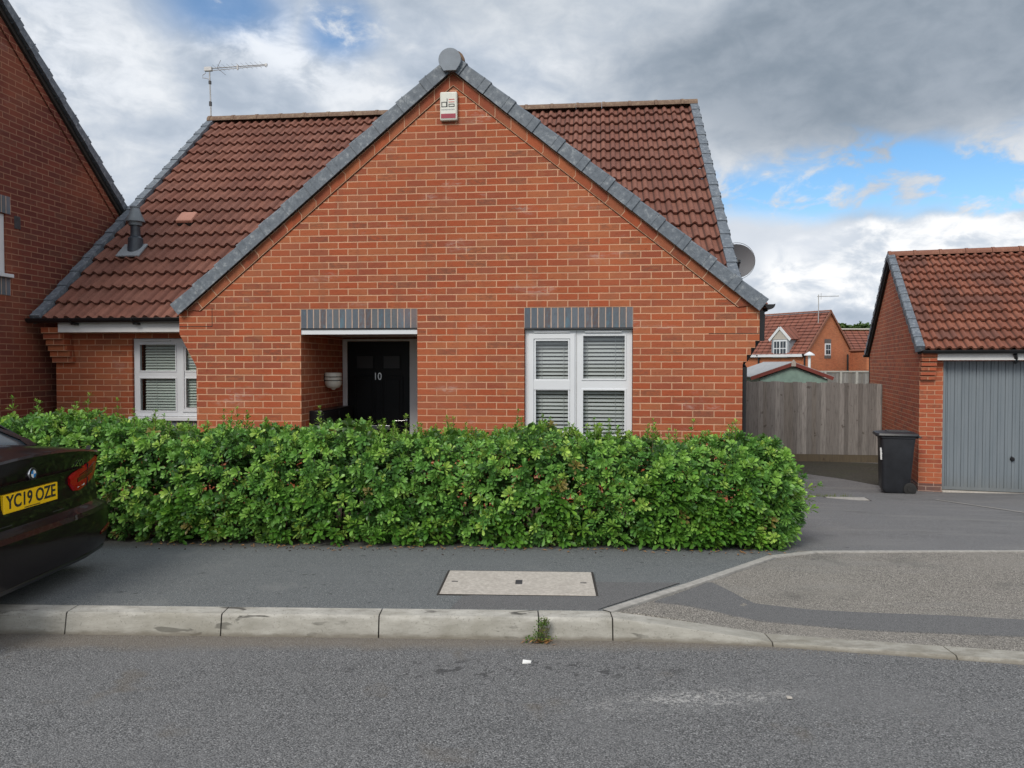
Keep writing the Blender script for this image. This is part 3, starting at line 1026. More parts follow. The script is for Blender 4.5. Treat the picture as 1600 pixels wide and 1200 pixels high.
ribbon([(3.0, 15.4), (4.3, 15.3), (5.5, 14.75), (6.05, 13.9), (6.35, 13.1), (6.62, 12.75)], [(3.0, 16.7), (4.3, 16.6), (5.5, 16.5), (6.6, 16.4), (7.4, 16.2), (7.75, 16.0)], 0.006, 'mossy_margin', 'moss')

# access cover in the pavement
cv = thing('access_cover', 'pale concrete rectangular access cover set in the grey pavement', 'access cover', (0.045, 4.98, hgt(0.045, 4.98) + 0.005), R(-2.5))
MB().box(-0.485, 0.485, -0.265, 0.265, -0.03, 0.008).build('cover_slab', 'cover', cv, bevel=0.003)
MB().box(-0.50, 0.50, -0.28, 0.28, -0.03, 0.0045).build('frame', 'shadow_gap', cv)
MB().box(-0.022, 0.022, -0.045, 0.045, 0.002, 0.0105).build('badge_plate', 'iron', cv)
for sx in (-1, 1):
    MB().box(sx * 0.42 - 0.02, sx * 0.42 + 0.02, -0.008, 0.008, 0.002, 0.0095).build('lifting_slot', 'iron', cv)
dc = thing('drain_cover', 'small worn slab set in the driveway tarmac with grass at its edge', 'drain cover', (4.58, 10.45, hgt(4.58, 10.45)), R(-8))
MB().box(-0.26, 0.26, -0.11, 0.11, -0.03, 0.010).build('cover_slab', 'edging', dc, bevel=0.003)
MB().box(-0.28, 0.28, -0.13, 0.13, -0.03, 0.005).build('frame', 'shadow_gap', dc)
# pale line of setts crossing the drive
mb = MB()
for i in range(16):
    t0, t1 = i / 16, (i + 1) / 16
    q = []
    for t, s_ in ((t0, -1), (t0, 1), (t1, 1), (t1, -1)):
        x, y = 6.04 - 0.04 * t, 10.9 - 4.2 * t
        q.append((x + s_ * 0.02 + 0.0, y, hgt(x, y) + 0.006))
    mb.face(q[::-1])
struct(mb.build('drive_joint', 'edging'))

# ------------------------------------------------------------ the bungalow
TH = R(6.1)
H = thing('brick_bungalow', 'orange red brick bungalow with big front gable, number 10 black door and brown tiled roof', 'bungalow', (0.723, 8.42, 0), -TH)
BZ = -0.45
APX = -1.38
WIN = (-0.592, 0.595, 0.655, 1.922)


def corbel_pts(s_in, s_out, z0, z1, n=5):
    out = []
    st = (s_out - s_in) / n
    for i in range(n):
        z = z0 + (z1 - z0) * i / n
        out += [(s_in + st * (i + 1), z)]
        if i < n - 1:
            out += [(s_in + st * (i + 1), z + (z1 - z0) / n)]
    return out


outl = [(-4.40, BZ), (1.758, BZ), (1.758, 1.575)]
outl += corbel_pts(1.758, 1.932, 1.575, 1.875, 4)
outl += [(1.932, 2.15), (APX, 4.80), (-4.602, 2.16)]
lft = corbel_pts(-4.40, -4.602, 1.51, 1.885)
outl += [(-4.602, 1.90), (-4.40, 1.52)]
# remove accidental duplicates
o2 = []
for p in outl:
    if not o2 or (abs(p[0] - o2[-1][0]) + abs(p[1] - o2[-1][1])) > 1e-4:
        o2.append(p)
outl = o2
porch = [(-3.145, BZ + 0.02), (-3.145, 2.172), (-1.794, 2.172), (-1.794, BZ + 0.02)]
winh = rect(WIN[0], WIN[1], WIN[2], 2.172)
# wall as one front sheet with openings, 0.25 m thick
mb = MB()
mb.prism(outl, 0.0, 0.25, [rect(-3.145, -1.794, BZ + 0.02, 2.172), winh])
# corbel undersides etc come with the prism; porch reveals
mb.box(-3.395, -3.145, 0.2505, 1.70, BZ, 2.40)
mb.box(-1.794, -1.544, 0.2505, 1.70, BZ, 2.40)
mb.prism(rect(-3.14, -1.80, BZ, 2.40), 1.50, 1.69, [rect(-3.125, -2.11, BZ + 0.01, 1.885)])
# side walls and rear wall of the main block
mb.box(1.508, 1.757, 0.2505, 9.6, BZ, 2.0)
mb.prism_x([(0.951, BZ), (9.6, BZ), (9.6, 2.15), (5.2, 5.92), (0.951, 2.28)], -6.85, -6.60)
mb.prism_x([(0.95, 2.0), (9.6, 2.0), (9.6, 2.15), (5.2, 5.92), (0.951, 2.28)], 1.508, 1.756)
mb.box(-6.60, 1.50, 9.35, 9.6, BZ, 2.15)
# recessed left front wall with its window
LW = 0.95
mb.prism(rect(-6.60, -4.30, BZ, 2.25), LW, LW + 0.25, [rect(-5.79, -4.50, 0.868, 1.885)])
mb.box(-6.85, -6.60, LW - 0.0005, LW + 0.02, BZ, 2.25)
# gable return on the left
mb.box(-4.398, -4.15, 0.2505, LW - 0.001, BZ, 2.1)
wall = mb.build('wall', 'brick', H)

# corbelled kneeler at the left eave
mb = MB()
for i in range(6):
    z1 = 2.02 - 0.075 * i
    mb.box(-6.86 + 0.0005 * i, -6.62 + 0.012 * max(0, i - 1), LW - 0.26 + 0.036 * i + (0.0 if i < 2 else 0.012), LW - 0.001, z1 - 0.073, z1)
mb.build('corbel', 'brick', H)
# kneeler movement joints beside the gable springings
mb = MB()
for (a, b, zl, zr) in ((-4.600, -4.20, 1.985, 2.2),):
    mb.box(a, b, -0.002, 0.01, zl - 0.004, zl + 0.003)
    mb.box(b - 0.005, b, -0.002, 0.01, zl, zr)
mb.build('movement_joint', 'shadow_gap', H)
MB().box(1.40, 1.93, -0.002, 0.01, 1.875, 1.881).build('movement_joint', 'shadow_gap', H)

# raking brick courses under the verges
for (P0, P1) in (((-4.50, 2.15), (APX, 4.735)), ((1.86, 2.15), (APX, 4.735))):
    mb = MB()
    a, b = Vector((P0[0], 0, P0[1])), Vector((P1[0], 0, P1[1]))
    U = (b - a).normalized()
    Nn = Vector((-U.z, 0, U.x))
    if Nn.z < 0:
        Nn = -Nn
    L = (b - a).length
    wv = 0.088
    sg = 1 if U.x > 0 else -1
    k = int(L / 0.225) + 1
    def q(u, n_, d):
        p = a + U * u + Nn * n_
        if (sg > 0 and p.x > APX) or (sg < 0 and p.x < APX):
            f = (APX - (a + Nn * n_).x) / U.x
            p = a + U * f + Nn * n_
        if p.z < 2.155 - 0.0 and n_ < 0 and u < 0.3:
            pass
        return Vector((p.x, d, p.z))
    u0 = 0.0
    lo0 = -wv
    pts_f = [q(0.02, 0.02, -0.014), q(L + 0.2, 0.02, -0.014), q(L + 0.2, lo0, -0.014), q(0.13, lo0, -0.014)]
    uvf = [(0.02 + 0.05, 0.074), (L + 0.05, 0.074), (L + 0.05, 0.001), (0.13 + 0.05, 0.001)]
    if sg < 0:
        pass
    # subdivide along the slope so that the brick pattern runs true
    N_ = 1
    f = pts_f if sg < 0 else pts_f[::-1]
    uvv = uvf if sg < 0 else uvf[::-1]
    mb.face(f, uvv)
    bk = [Vector((p.x, 0.002, p.z)) for p in pts_f]
    for i in range(4):
        j = (i + 1) % 4
        mb.face([pts_f[i], pts_f[j], bk[j], bk[i]], [(0.02, 0.02), (0.1, 0.02), (0.1, 0.03), (0.02, 0.03)])
    mb.build('raking_course', 'brick_raking', H)
    # thin dark strip along the lower edge of the raking bricks
    mb = MB()
    g0, g1 = q(0.13, lo0 - 0.006, -0.003), q(L + 0.2, lo0 - 0.006, -0.003)
    g2, g3 = q(L + 0.2, lo0 + 0.002, -0.003), q(0.13, lo0 + 0.002, -0.003)
    mb.face([g0, g1, g2, g3] if sg > 0 else [g3, g2, g1, g0])
    mb.build('dark_strip', 'shadow_gap', H)
    # dark strip standing in for the shade under the verge tiles
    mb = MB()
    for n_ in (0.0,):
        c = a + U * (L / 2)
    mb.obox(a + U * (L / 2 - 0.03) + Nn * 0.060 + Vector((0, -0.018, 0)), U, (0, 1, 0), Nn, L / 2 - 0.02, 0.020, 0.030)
    mb.build('verge_shade_strip', 'shadow_gap', H)

# blue brick soldier lintels
for (a, b, z0, z1) in ((-3.143, -1.792, 1.957, 2.170), (-0.592, 0.596, 1.950, 2.170)):
    mb = MB()
    n = round((b - a) / 0.075)
    for (y0, y1) in ((-0.004, 0.11),):
        mb.face([(a, y0, z0), (b, y0, z0), (b, y0, z1), (a, y0, z1)], [(0.008, 0), (0.008, n * 0.075), (0.217, n * 0.075), (0.217, 0)])
        mb.face([(a, y0, z0), (a, y1, z0), (b, y1, z0), (b, y0, z0)], [(0.01, 0.01), (0.02, 0.01), (0.02, 0.02), (0.01, 0.02)])
        mb.face([(a, y0, z1), (b, y0, z1), (b, y1, z1), (a, y1, z1)], [(0.01, 0.01), (0.02, 0.01), (0.02, 0.02), (0.01, 0.02)])
        mb.face([(a, y0, z0), (a, y0, z1), (a, y1, z1), (a, y1, z0)], [(0.01, 0.01), (0.02, 0.01), (0.02, 0.02), (0.01, 0.02)])
        mb.face([(b, y0, z0), (b, y1, z0), (b, y1, z1), (b, y0, z1)], [(0.01, 0.01), (0.02, 0.01), (0.02, 0.02), (0.01, 0.02)])
        mb.face([(a, y1, z0), (a, y1, z1), (b, y1, z1), (b, y1, z0)], [(0.01, 0.01), (0.02, 0.01), (0.02, 0.02), (0.01, 0.02)])
    mb.build('lintel', 'blue_brick', H)
# steel lips under the lintels, fascia over the porch
MB().box(-3.143, -1.794, 0.004, 0.12, 1.940, 1.955).build('lintel_lip', 'iron', H)
MB().box(-0.592, 0.595, 0.0, 0.12, 1.934, 1.948).build('lintel_lip', 'iron', H)
MB().box(-3.145, -1.794, 0.012, 0.034, 1.888, 1.938).build('porch_fascia', 'upvc', H)
MB().box(-3.144, -1.795, 0.035, 1.499, 1.905, 1.925).build('porch_ceiling', 'white_dirty', H)
MB().box(-3.144, -1.795, -0.05, 1.499, -0.19, -0.16).build('porch_step', 'edging', H)

# ---- windows
def window(parent, s0, s1, z0, z1, d, lights, name='window', blind=None, vent=(), pane='glass', fw=None):
    """lights: list of (s0,s1,z0,z1) glass rectangles; frame fills the rest"""
    f = MB()
    f.prism(rect(s0, s1, z0, z1), d, d + 0.06, [rect(*l) for l in lights])
    fo = f.build(name, 'upvc', parent, bevel=0.004)
    b = MB()
    for l in lights:   # glazing beads
        a0, a1, c0, c1 = l
        w_ = 0.012
        b.prism(rect(a0 - 0.006, a1 + 0.006, c0 - 0.006, c1 + 0.006), d - 0.008, d + 0.002, [rect(a0 + w_, a1 - w_, c0 + w_, c1 - w_)])
    b.build('glazing_bead', 'upvc', fo, bevel=0.003)
    g = MB()
    for l in lights:
        a0, a1, c0, c1 = l
        g.face([(a0 - .002, d + .024, c0 - .002), (a1 + .002, d + .024, c0 - .002), (a1 + .002, d + .024, c1 + .002), (a0 - .002, d + .024, c1 + .002)])
    g.build('pane', pane, fo)
    return fo


lt = []
LR = [(-0.478, -0.098, 1.372, 1.818), (-0.478, -0.098, 0.80, 1.272), (0.045, 0.520, 1.378, 1.872), (0.045, 0.520, 0.76, 1.272)]
wr = window(H, WIN[0] + 0.004, WIN[1] - 0.004, WIN[2] + 0.045, WIN[3] + 0.008, 0.055, LR)
mb = MB()
# sash frame lines of the opening light and the mullion joint
mb.prism(rect(-0.545, -0.035, 0.735, 1.885), 0.040, 0.056, [rect(-0.490, -0.086, 0.788, 1.830)])
mb.box(-0.490, -0.086, 0.042, 0.055, 1.266, 1.376)
mb.build('sash', 'upvc', wr, bevel=0.004)
MB().box(-0.02, -0.015, 0.050, 0.0535, 0.70, 1.92).build('joint_line', 'grey_ink', wr)
for a in (-0.49, 0.075):
    MB().box(a, a + 0.40, 0.030, 0.052, 1.897, 1.912).build('trickle_vent', 'upvc', wr, bevel=0.003)
MB().box(WIN[0] - 0.03, WIN[1] + 0.03, -0.03, 0.10, WIN[2] + 0.005, WIN[2] + 0.043).build('sill', 'upvc', wr, bevel=0.006)
mb = MB()
z = 0.72
while z < 1.93:
    for a, b in ((-0.53, -0.045), (0.0, 0.56)):
        tl = 0.0120 + 0.002 * random.random()
        mb.hexa([(a, 0.125, z - tl), (b, 0.125, z - tl), (b, 0.142, z + tl), (a, 0.142, z + tl),
                 (a, 0.125, z - tl + 0.002), (b, 0.125, z - tl + 0.002), (b, 0.142, z + tl + 0.002), (a, 0.142, z + tl + 0.002)])
    z += 0.0425
for a in (-0.405, -0.16, 0.10, 0.41, 0.49):
    mb.tube([(a, 0.121, 0.70), (a, 0.121, 1.95)], 0.0018, 4)
mb.build('blind', 'blind', wr)

LL = [(-5.712, -5.205, 1.455, 1.815), (-5.712, -5.205, 0.935, 1.375), (-5.085, -4.58, 1.455, 1.765), (-5.085, -4.58, 0.975, 1.375)]
wl = window(H, -5.786, -4.504, 0.872, 1.882, LW + 0.035, LL)
MB().prism(rect(-5.125, -4.54, 0.93, 1.82), LW + 0.020, LW + 0.036, [rect(-5.095, -4.57, 0.965, 1.775)]).build('sash', 'upvc', wl, bevel=0.004)
MB().box(-5.66, -5.28, LW + 0.012, LW + 0.034, 1.845, 1.860).build('trickle_vent', 'upvc', wl, bevel=0.003)
MB().box(-5.83, -4.45, LW - 0.045, LW + 0.08, 0.820, 0.869).build('sill', 'upvc', wl, bevel=0.006)
mb = MB()
mb.face([(-5.79, LW - 0.004, 0.60), (-4.5, LW - 0.004, 0.60), (-4.5, LW - 0.004, 0.818), (-5.79, LW - 0.004, 0.818)], [(0.008, 0), (0.008, 1.275), (0.217, 1.275), (0.217, 0)])
mb.build('sub_sill', 'blue_brick', H)
mb = MB()
z = 0.90
while z < 1.86:
    tl = 0.0140
    mb.hexa([(-5.655, LW + 0.075, z - tl), (-4.52, LW + 0.075, z - tl), (-4.52, LW + 0.101, z + tl), (-5.655, LW + 0.101, z + tl),
             (-5.655, LW + 0.075, z - tl + 0.002), (-4.52, LW + 0.075, z - tl + 0.002), (-4.52, LW + 0.101, z + tl + 0.002), (-5.655, LW + 0.101, z + tl + 0.002)])
    z += 0.036
mb.tube([(-5.50, LW + 0.072, 0.88), (-5.50, LW + 0.072, 1.85)], 0.0018, 4)
mb.build('blind', 'blind_green', wl)
# ornaments on the inner sill
MB().lathe((-5.675, LW + 0.16, 0.90), [(0.0, 0.0), (0.035, 0.0), (0.045, 0.08), (0.03, 0.16), (0.045, 0.24), (0.0, 0.27)], 12).build('vase', 'interior_pot', wl, smooth=50)
# rooms behind the windows
for (a, b, y0, y1) in ((-1.5, 1.5, 0.251, 3.2), (-6.59, -4.16, LW + 0.251, 3.6)):
    r_ = MB()
    r_.box(a, b, y1, y1 + 0.02, -0.2, 2.3).box(a, b, y0, y1, 2.3, 2.32).box(a, b, y0, y1, -0.22, -0.2).box(a - 0.02, a, y0, y1, -0.2, 2.3).box(b, b + 0.005, y0, y1, -0.2, 2.3)
    r_.build('room', 'room', H)

# ---- front door
D0 = 1.44
dr = MB().prism(rect(-3.137, -2.115, -0.16, 1.882), D0 - 0.01, D0 + 0.05, [rect(-3.076, -2.232, -0.155, 1.852)]).build('door_frame', 'upvc', H, bevel=0.004)
leaf = MB().box(-3.073, -2.235, D0 + 0.008, D0 + 0.048, -0.15, 1.849).build('door', 'door_black', H)
mb = MB()
for (a, b, z0, z1) in ((-2.99, -2.70, 0.72, 1.40), (-2.61, -2.32, 0.72, 1.40), (-2.99, -2.70, -0.05, 0.58), (-2.61, -2.32, -0.05, 0.58)):
    mb.prism(rect(a, b, z0, z1), D0 - 0.002, D0 + 0.010, [rect(a + 0.02, b - 0.02, z0 + 0.02, z1 - 0.02)])
    mb.box(a + 0.05, b - 0.05, D0, D0 + 0.009, z0 + 0.05, z1 - 0.05)
mb.build('door_panel', 'door_black', leaf, bevel=0.004)
for a in (-2.945, -2.585):
    MB().box(a, a + 0.215, D0 + 0.004, D0 + 0.010, 1.495, 1.655).build('door_light', 'door_glass', leaf)
    MB().prism(rect(a - 0.02, a + 0.235, 1.475, 1.675), D0 - 0.002, D0 + 0.009, [rect(a, a + 0.215, 1.495, 1.655)]).build('light_trim', 'door_black', leaf, bevel=0.003)
text_mesh('10', 0.135, 'house_number', 'metal', leaf, (-2.664, D0 - 0.002, 1.385), (1, 0, 0), (0, 0, 1), 0.002, 0.85)
mb = MB().box(-2.80, -2.50, D0 - 0.010, D0 + 0.008, 0.688, 0.745)
mb.build('letterplate', 'metal', leaf, bevel=0.004)
mb = MB().box(-2.305, -2.265, D0 - 0.006, D0 + 0.008, 0.66, 0.90).tube([(-2.285, D0 - 0.005, 0.81), (-2.285, D0 - 0.05, 0.81)], 0.010, 8).tube([(-2.285, D0 - 0.05, 0.81), (-2.42, D0 - 0.05, 0.805)], 0.009, 8)
mb.build('handle', 'chrome', leaf, smooth=40)

# ---- main roof
EZ, ED, RD, RZ = 2.10, 0.62, 5.20, 6.01
tp_ = (RZ - EZ) / (RD - ED)
ang = math.atan(tp_)
sl = (RD - ED) / math.cos(ang)
U = Vector((0, math.cos(ang), math.sin(ang)))
N = Vector((0, -math.sin(ang), math.cos(ang)))
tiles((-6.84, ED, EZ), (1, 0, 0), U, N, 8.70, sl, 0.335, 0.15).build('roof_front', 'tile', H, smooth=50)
Ub = Vector((0, -math.cos(ang), math.sin(ang)))
Nb = Vector((0, math.sin(ang), math.cos(ang)))
tiles((1.86, 2 * RD - ED, EZ), (-1, 0, 0), Ub, Nb, 8.70, sl, 0.335, 0.15, seg=4).build('roof_rear', 'tile', H, smooth=50)
ridge_tiles((-6.90, RD, RZ + 0.035), (1.93, RD, RZ + 0.035), 0.118).build('ridge_tiles', 'ridge', H, smooth=40)
verge((-6.86, ED, EZ), (-6.86, RD, RZ), (-1, 0, 0), N, 0.335, 0.055, 0.07, -0.05, 0.075).build('verge_tiles', 'slate', H)
verge((1.875, ED, EZ), (1.875, RD, RZ), (1, 0, 0), N, 0.335, 0.055, 0.07, -0.05, 0.075).build('verge_tiles', 'slate', H)
verge((-6.86, 2 * RD - ED, EZ), (-6.86, RD, RZ), (-1, 0, 0), Nb, 0.335, 0.055, 0.07, -0.05, 0.075).build('verge_tiles', 'slate', H)
verge((1.875, 2 * RD - ED, EZ), (1.875, RD, RZ), (1, 0, 0), Nb, 0.335, 0.055, 0.07, -0.05, 0.075).build('verge_tiles', 'slate', H)

# ---- cross gable roof
for sgn, se, nm in ((-1, -4.66, 'l'), (1, 2.00, 'r')):
    rise, run = 4.86 - 2.15, abs(APX - se)
    a2 = math.atan2(rise, run)
    Ug = Vector((-sgn * math.cos(a2), 0, math.sin(a2)))
    Ng = Vector((sgn * math.sin(a2), 0, math.cos(a2)))
    L = math.hypot(rise, run)
    O_ = (se, 0.02, 2.15) if sgn > 0 else (se, 4.22, 2.15)
    Aa = (0, 1, 0) if sgn > 0 else (0, -1, 0)
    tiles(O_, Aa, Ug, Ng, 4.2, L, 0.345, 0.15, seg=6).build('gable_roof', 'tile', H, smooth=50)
    e0 = Vector((se - sgn * 0.03, 0.0, 2.185))
    verge(e0, Vector((APX + sgn * 0.02, 0.0, 4.868)), (0, -1, 0), Ng, 0.345, 0.065, 0.075, -0.085, 0.055, 0.014).build('verge_tiles', 'slate', H)
ridge_tiles((APX, -0.06, 4.90), (APX, 3.95, 4.90), 0.125).build('ridge_tiles', 'ridge', H, smooth=40)
APC = APX - 0.018
cap = [(APC + 0.124 * math.cos(t), 4.870 + 0.124 * math.sin(t)) for t in [R(-30 + 240 * i / 24) for i in range(25)]] + [(APC - 0.068, 4.750), (APC + 0.068, 4.750)]
cp = MB().prism(cap, -0.118, -0.06).build('ridge_end_cap', 'grey_plastic', H, bevel=0.005)
MB().prism(rect(APX - 0.055, APX + 0.055, 4.742, 4.752), -0.12, -0.1).build('cap_seam', 'shadow_gap', cp)

# ---- left fascia, gutter, right gutter and downpipe
MB().box(-6.62, -4.602, LW - 0.27, LW - 0.245, 1.955, 2.075).box(-6.62, -4.41, LW - 0.245, LW - 0.001, 1.955, 1.963).build('fascia_board', 'white_dirty', H, bevel=0.002)


def gutter(p0, p1, out, r=0.056):
    mb = MB()
    p0, p1, out = Vector(p0), Vector(p1), Vector(out).normalized()
    n = 10
    for rr_, flip in ((r, False), (r - 0.006, True)):
        for i in range(n):
            a, b = math.pi * i / n, math.pi * (i + 1) / n
            f = lambda t: out * (math.cos(t) * rr_) - Vector((0, 0, math.sin(t) * rr_))
            q = [p0 + f(a), p0 + f(b), p1 + f(b), p1 + f(a)]
            mb.face(q[::-1] if flip else q)
    for p in (p0, p1):
        mb.face([p + out * (math.cos(math.pi * i / n) * r) - Vector((0, 0, math.sin(math.pi * i / n) * r)) for i in range(n + 1)])
    D = (p1 - p0).normalized()
    for s_ in (1, -1):
        mb.tube([p0 + out * s_ * (r - 0.002), p1 + out * s_ * (r - 0.002)], 0.005, 6)
    return mb


gy = LW - 0.27 - 0.062
g_ = gutter((-6.98, gy, 2.125), (-4.60, gy, 2.125), (0, -1, 0)).build('gutter', 'black_plastic', H, smooth=40)
for sx in (-6.38, -5.55):
    mb = MB()
    mb.tube([(sx, gy + 0.06 * math.cos(t), 2.125 - 0.06 * math.sin(t)) for t in [math.pi * i / 8 for i in range(9)]], 0.010, 6)
    mb.box(sx - 0.012, sx + 0.05, gy - 0.01, gy + 0.062, 2.045, 2.07)
    mb.build('gutter_bracket', 'black_plastic', g_)
gutter((2.030, -0.05, 2.185), (2.030, 2.2, 2.185), (1, 0, 0), 0.052).build('gutter', 'black_plastic', H, smooth=40)
mb = MB()
mb.prism(rect(1.936, 1.99, 1.80, 2.12), 0.03, 0.075)
mb.tube([(2.01, 0.10, 2.14), (1.975, 0.09, 2.08), (1.970, 0.09, 1.93), (1.955, 0.09, 1.86), (1.80, 0.09, 1.60), (1.782, 0.09, 1.52), (1.782, 0.09, -0.4)], 0.034, 10)
mb.tube([(1.782, 0.09, 1.52), (1.782, 0.09, 1.38)], 0.040, 10)
mb.build('downpipe', 'black_plastic', H, smooth=40)

# ---- flue, roof vent
mb = MB()
fx, fy = -6.25, 1.79
zb = EZ + tp_ * (fy - ED)
MB().obox((fx - 0.02, fy - 0.06, zb + 0.045), (1, 0, 0), U, N, 0.17, 0.15, 0.012).build('flue_flashing', 'lead', H, bevel=0.004)
fl = MB().lathe((fx, fy, zb), [(0.115, -0.02), (0.10, 0.15), (0.098, 0.22), (0.066, 0.25), (0.062, 0.44)], 20).build('flue_pipe', 'flue_dark', H, smooth=40)
MB().lathe((fx, fy, zb + 0.42), [(0.085, -0.02), (0.092, 0.02), (0.0925, 0.03), (0.125, 0.032), (0.125, 0.05), (0.075, 0.16), (0.058, 0.225), (0.066, 0.23), (0.066, 0.245), (0.0, 0.245)], 20).build('flue_cowl', 'flue_grey', fl, smooth=35)
vs, vd = -5.835, 2.42
vz = EZ + tp_ * (vd - ED)
MB().obox((vs, vd, vz + 0.085), (1, 0, 0), U, N, 0.125, 0.125, 0.03).build('roof_vent', 'pink_vent', H, bevel=0.018)
MB().obox((vs, vd + 0.02, vz + 0.04), (1, 0, 0), U, N, 0.11, 0.11, 0.03).build('vent_base', 'shadow_gap', H)

# ---- things fixed to the house
def Hw(s_, d_, z_):
    return (0.723 + s_ * math.cos(TH) + d_ * math.sin(TH), 8.42 - s_ * math.sin(TH) + d_ * math.cos(TH), z_)


ae = thing('television_aerial', 'tall thin television aerial on a mast at the left end of the bungalow ridge', 'aerial', Hw(-6.87, 5.2, 6.06), -TH)
MB().tube([(0, 0, -0.25), (-0.015, 0, 0.35), (-0.03, 0, 0.93)], 0.014, 8).build('mast', 'aerial_metal', ae)
MB().box(-0.036, 0.002, -0.02, 0.02, 0.26, 0.34).build('clamp', 'iron', ae)
MB().box(-0.042, -0.004, -0.02, 0.02, 0.66, 0.72).build('clamp', 'iron', ae)
mb = MB().tube([(-0.10, 0, 0.945), (1.07, 0, 0.975)], 0.009, 6).tube([(-0.02, 0, 0.905), (1.05, 0, 0.955)], 0.006, 6)
mb.box(-0.12, 0.02, -0.03, 0.03, 0.90, 0.97)
mb.box(0.50, 0.525, -0.012, 0.012, 0.90, 0.99).box(1.04, 1.08, -0.015, 0.015, 0.945, 0.99)
mb.build('boom', 'aerial_metal', ae)
mb = MB()
for i in range(11):
    x = 0.10 + 0.090 * i
    for sg in (-1, 1):
        mb.tube([(x, 0, 0.95 + 0.025 * x), (x + 0.025 * sg, 0.10 * sg, 0.95 + 0.025 * x - 0.020 * sg)], 0.0025, 4)
for sg in (-1, 1):
    mb.tube([(0.12, 0, 0.95), (0.24, 0.1 * sg, 0.95 + 0.10 * sg * -1)], 0.004, 4)
mb.build('elements', 'aerial_metal', ae)
MB().tube([(-0.10, 0, 0.93), (-0.11, 0, 0.86), (-0.16, 0, 0.83), (-0.165, 0, 0.78), (-0.10, 0, 0.77), (-0.04, 0, 0.75)], 0.006, 6).build('cable', 'aerial_metal', ae)

ab = thing('alarm_box', 'off white alarm box with square black and red letters high under the gable peak', 'alarm box', Hw(-1.424, 0, 4.388), -TH)
MB().box(-0.097, 0.097, -0.055, -0.001, -0.158, 0.158).build('case', 'alarm_white', ab, bevel=0.018)
MB().box(-0.083, 0.080, -0.0575, -0.054, -0.135, -0.085).build('coloured_strip', 'maroon', ab)
def outline_rect(mb, x0, x1, z0, z1, t, y0=-0.0575, y1=-0.054):
    mb.prism(rect(x0, x1, z0, z1), y0, y1, [rect(x0 + t, x1 - t, z0 + t, z1 - t)])
mb = MB()
outline_rect(mb, -0.078, -0.018, -0.012, 0.045, 0.008)
mb.box(-0.018, -0.0105, -0.0575, -0.054, -0.012, 0.080)
outline_rect(mb, 0.002, 0.068, -0.012, 0.022, 0.008)
mb.build('logo_letters', 'ink', ab)
MB().box(0.002, 0.068, -0.0575, -0.054, 0.038, 0.045).box(0.002, 0.068, -0.0575, -0.054, 0.066, 0.074).build('logo_bars', 'red_ink', ab)
mb = MB()
for i in range(9):
    mb.box(-0.076 + 0.0165 * i, -0.066 + 0.0165 * i, -0.0575, -0.054, -0.045, -0.032)
mb.build('small_print', 'grey_ink', ab)

ln = thing('porch_light', 'cream bowl shaped wall light with dark bands inside the porch', 'wall light', Hw(-3.145, 0.80, 1.36), -TH)
MB().lathe((0.10, 0, 0), [(0.0, 0.085), (0.098, 0.085), (0.104, 0.075), (0.104, 0.04), (0.098, 0.036)], 24).lathe((0.10, 0, 0), [(0.095, 0.028), (0.104, 0.026), (0.104, -0.004), (0.098, -0.008)], 24).lathe((0.10, 0, 0), [(0.098, -0.016), (0.104, -0.020), (0.100, -0.06), (0.075, -0.098), (0.03, -0.112), (0.022, -0.125), (0.0, -0.128)], 24).build('shade', 'cream', ln, smooth=40)
MB().lathe((0.10, 0, 0), [(0.09, 0.06), (0.09, -0.03)], 20).box(0.0, 0.05, -0.05, 0.05, -0.03, 0.07).build('bracket', 'black_plastic', ln)

mc = thing('meter_box', 'black two door cupboard standing against the porch side wall', 'cupboard', Hw(-3.145, 0.86, -0.16), -TH)
MB().box(0.002, 0.16, -0.62, 0.50, 0.0, 1.165).build('carcass', 'black_plastic', mc, bevel=0.008)
for a, b in ((-0.60, -0.07), (-0.05, 0.48)):
    MB().box(0.161, 0.172, a, b, 0.03, 1.14).build('door', 'black_plastic', mc, bevel=0.004)

sdh = thing('satellite_dish', 'grey oval satellite dish on the right side of the bungalow roof edge', 'satellite dish', Hw(2.38, 3.9, 3.16), -TH)
mb = MB()
for i in range(10):
    for j in range(28):
        q = []
        for (a, b) in ((i, j), (i + 1, j), (i + 1, j + 1), (i, j + 1)):
            r_ = a / 10
            t = 2 * math.pi * b / 28
            q.append((0.285 * r_ * math.cos(t), 0.07 - 0.07 * (1 - r_ * r_) + 0.07 * 0, 0.265 * r_ * math.sin(t)))
        q = [(x, 0.07 * (1 - ((x / .285) ** 2 + (z / .265) ** 2)), z) for x, y, z in q]
        mb.face(q if i else [q[0], q[1], q[2]])
dsh = mb.build('reflector', 'sat_mesh', sdh, smooth=60)
MB().lathe((0, 0, 0), [(0.285, 0.0), (0.291, 0.004), (0.285, 0.008)], 32, 'y').build('rim', 'black_plastic', dsh)
MB().tube([(-0.02, 0.02, -0.25), (-0.03, -0.30, -0.16)], 0.012, 6).build('feed_arm', 'black_plastic', sdh)
MB().tube([(-0.03, -0.28, -0.15), (-0.03, -0.30, -0.07)], 0.028, 10).tube([(-0.03, -0.30, -0.07), (-0.03, -0.29, -0.03)], 0.045, 10).build('receiver', 'black_plastic', sdh)
MB().tube([(0, 0.07, 0), (-0.1, 0.16, -0.05), (-0.12, 0.16, -0.35), (-0.60, 0.16, -0.5)], 0.02, 8).build('bracket', 'iron', sdh)

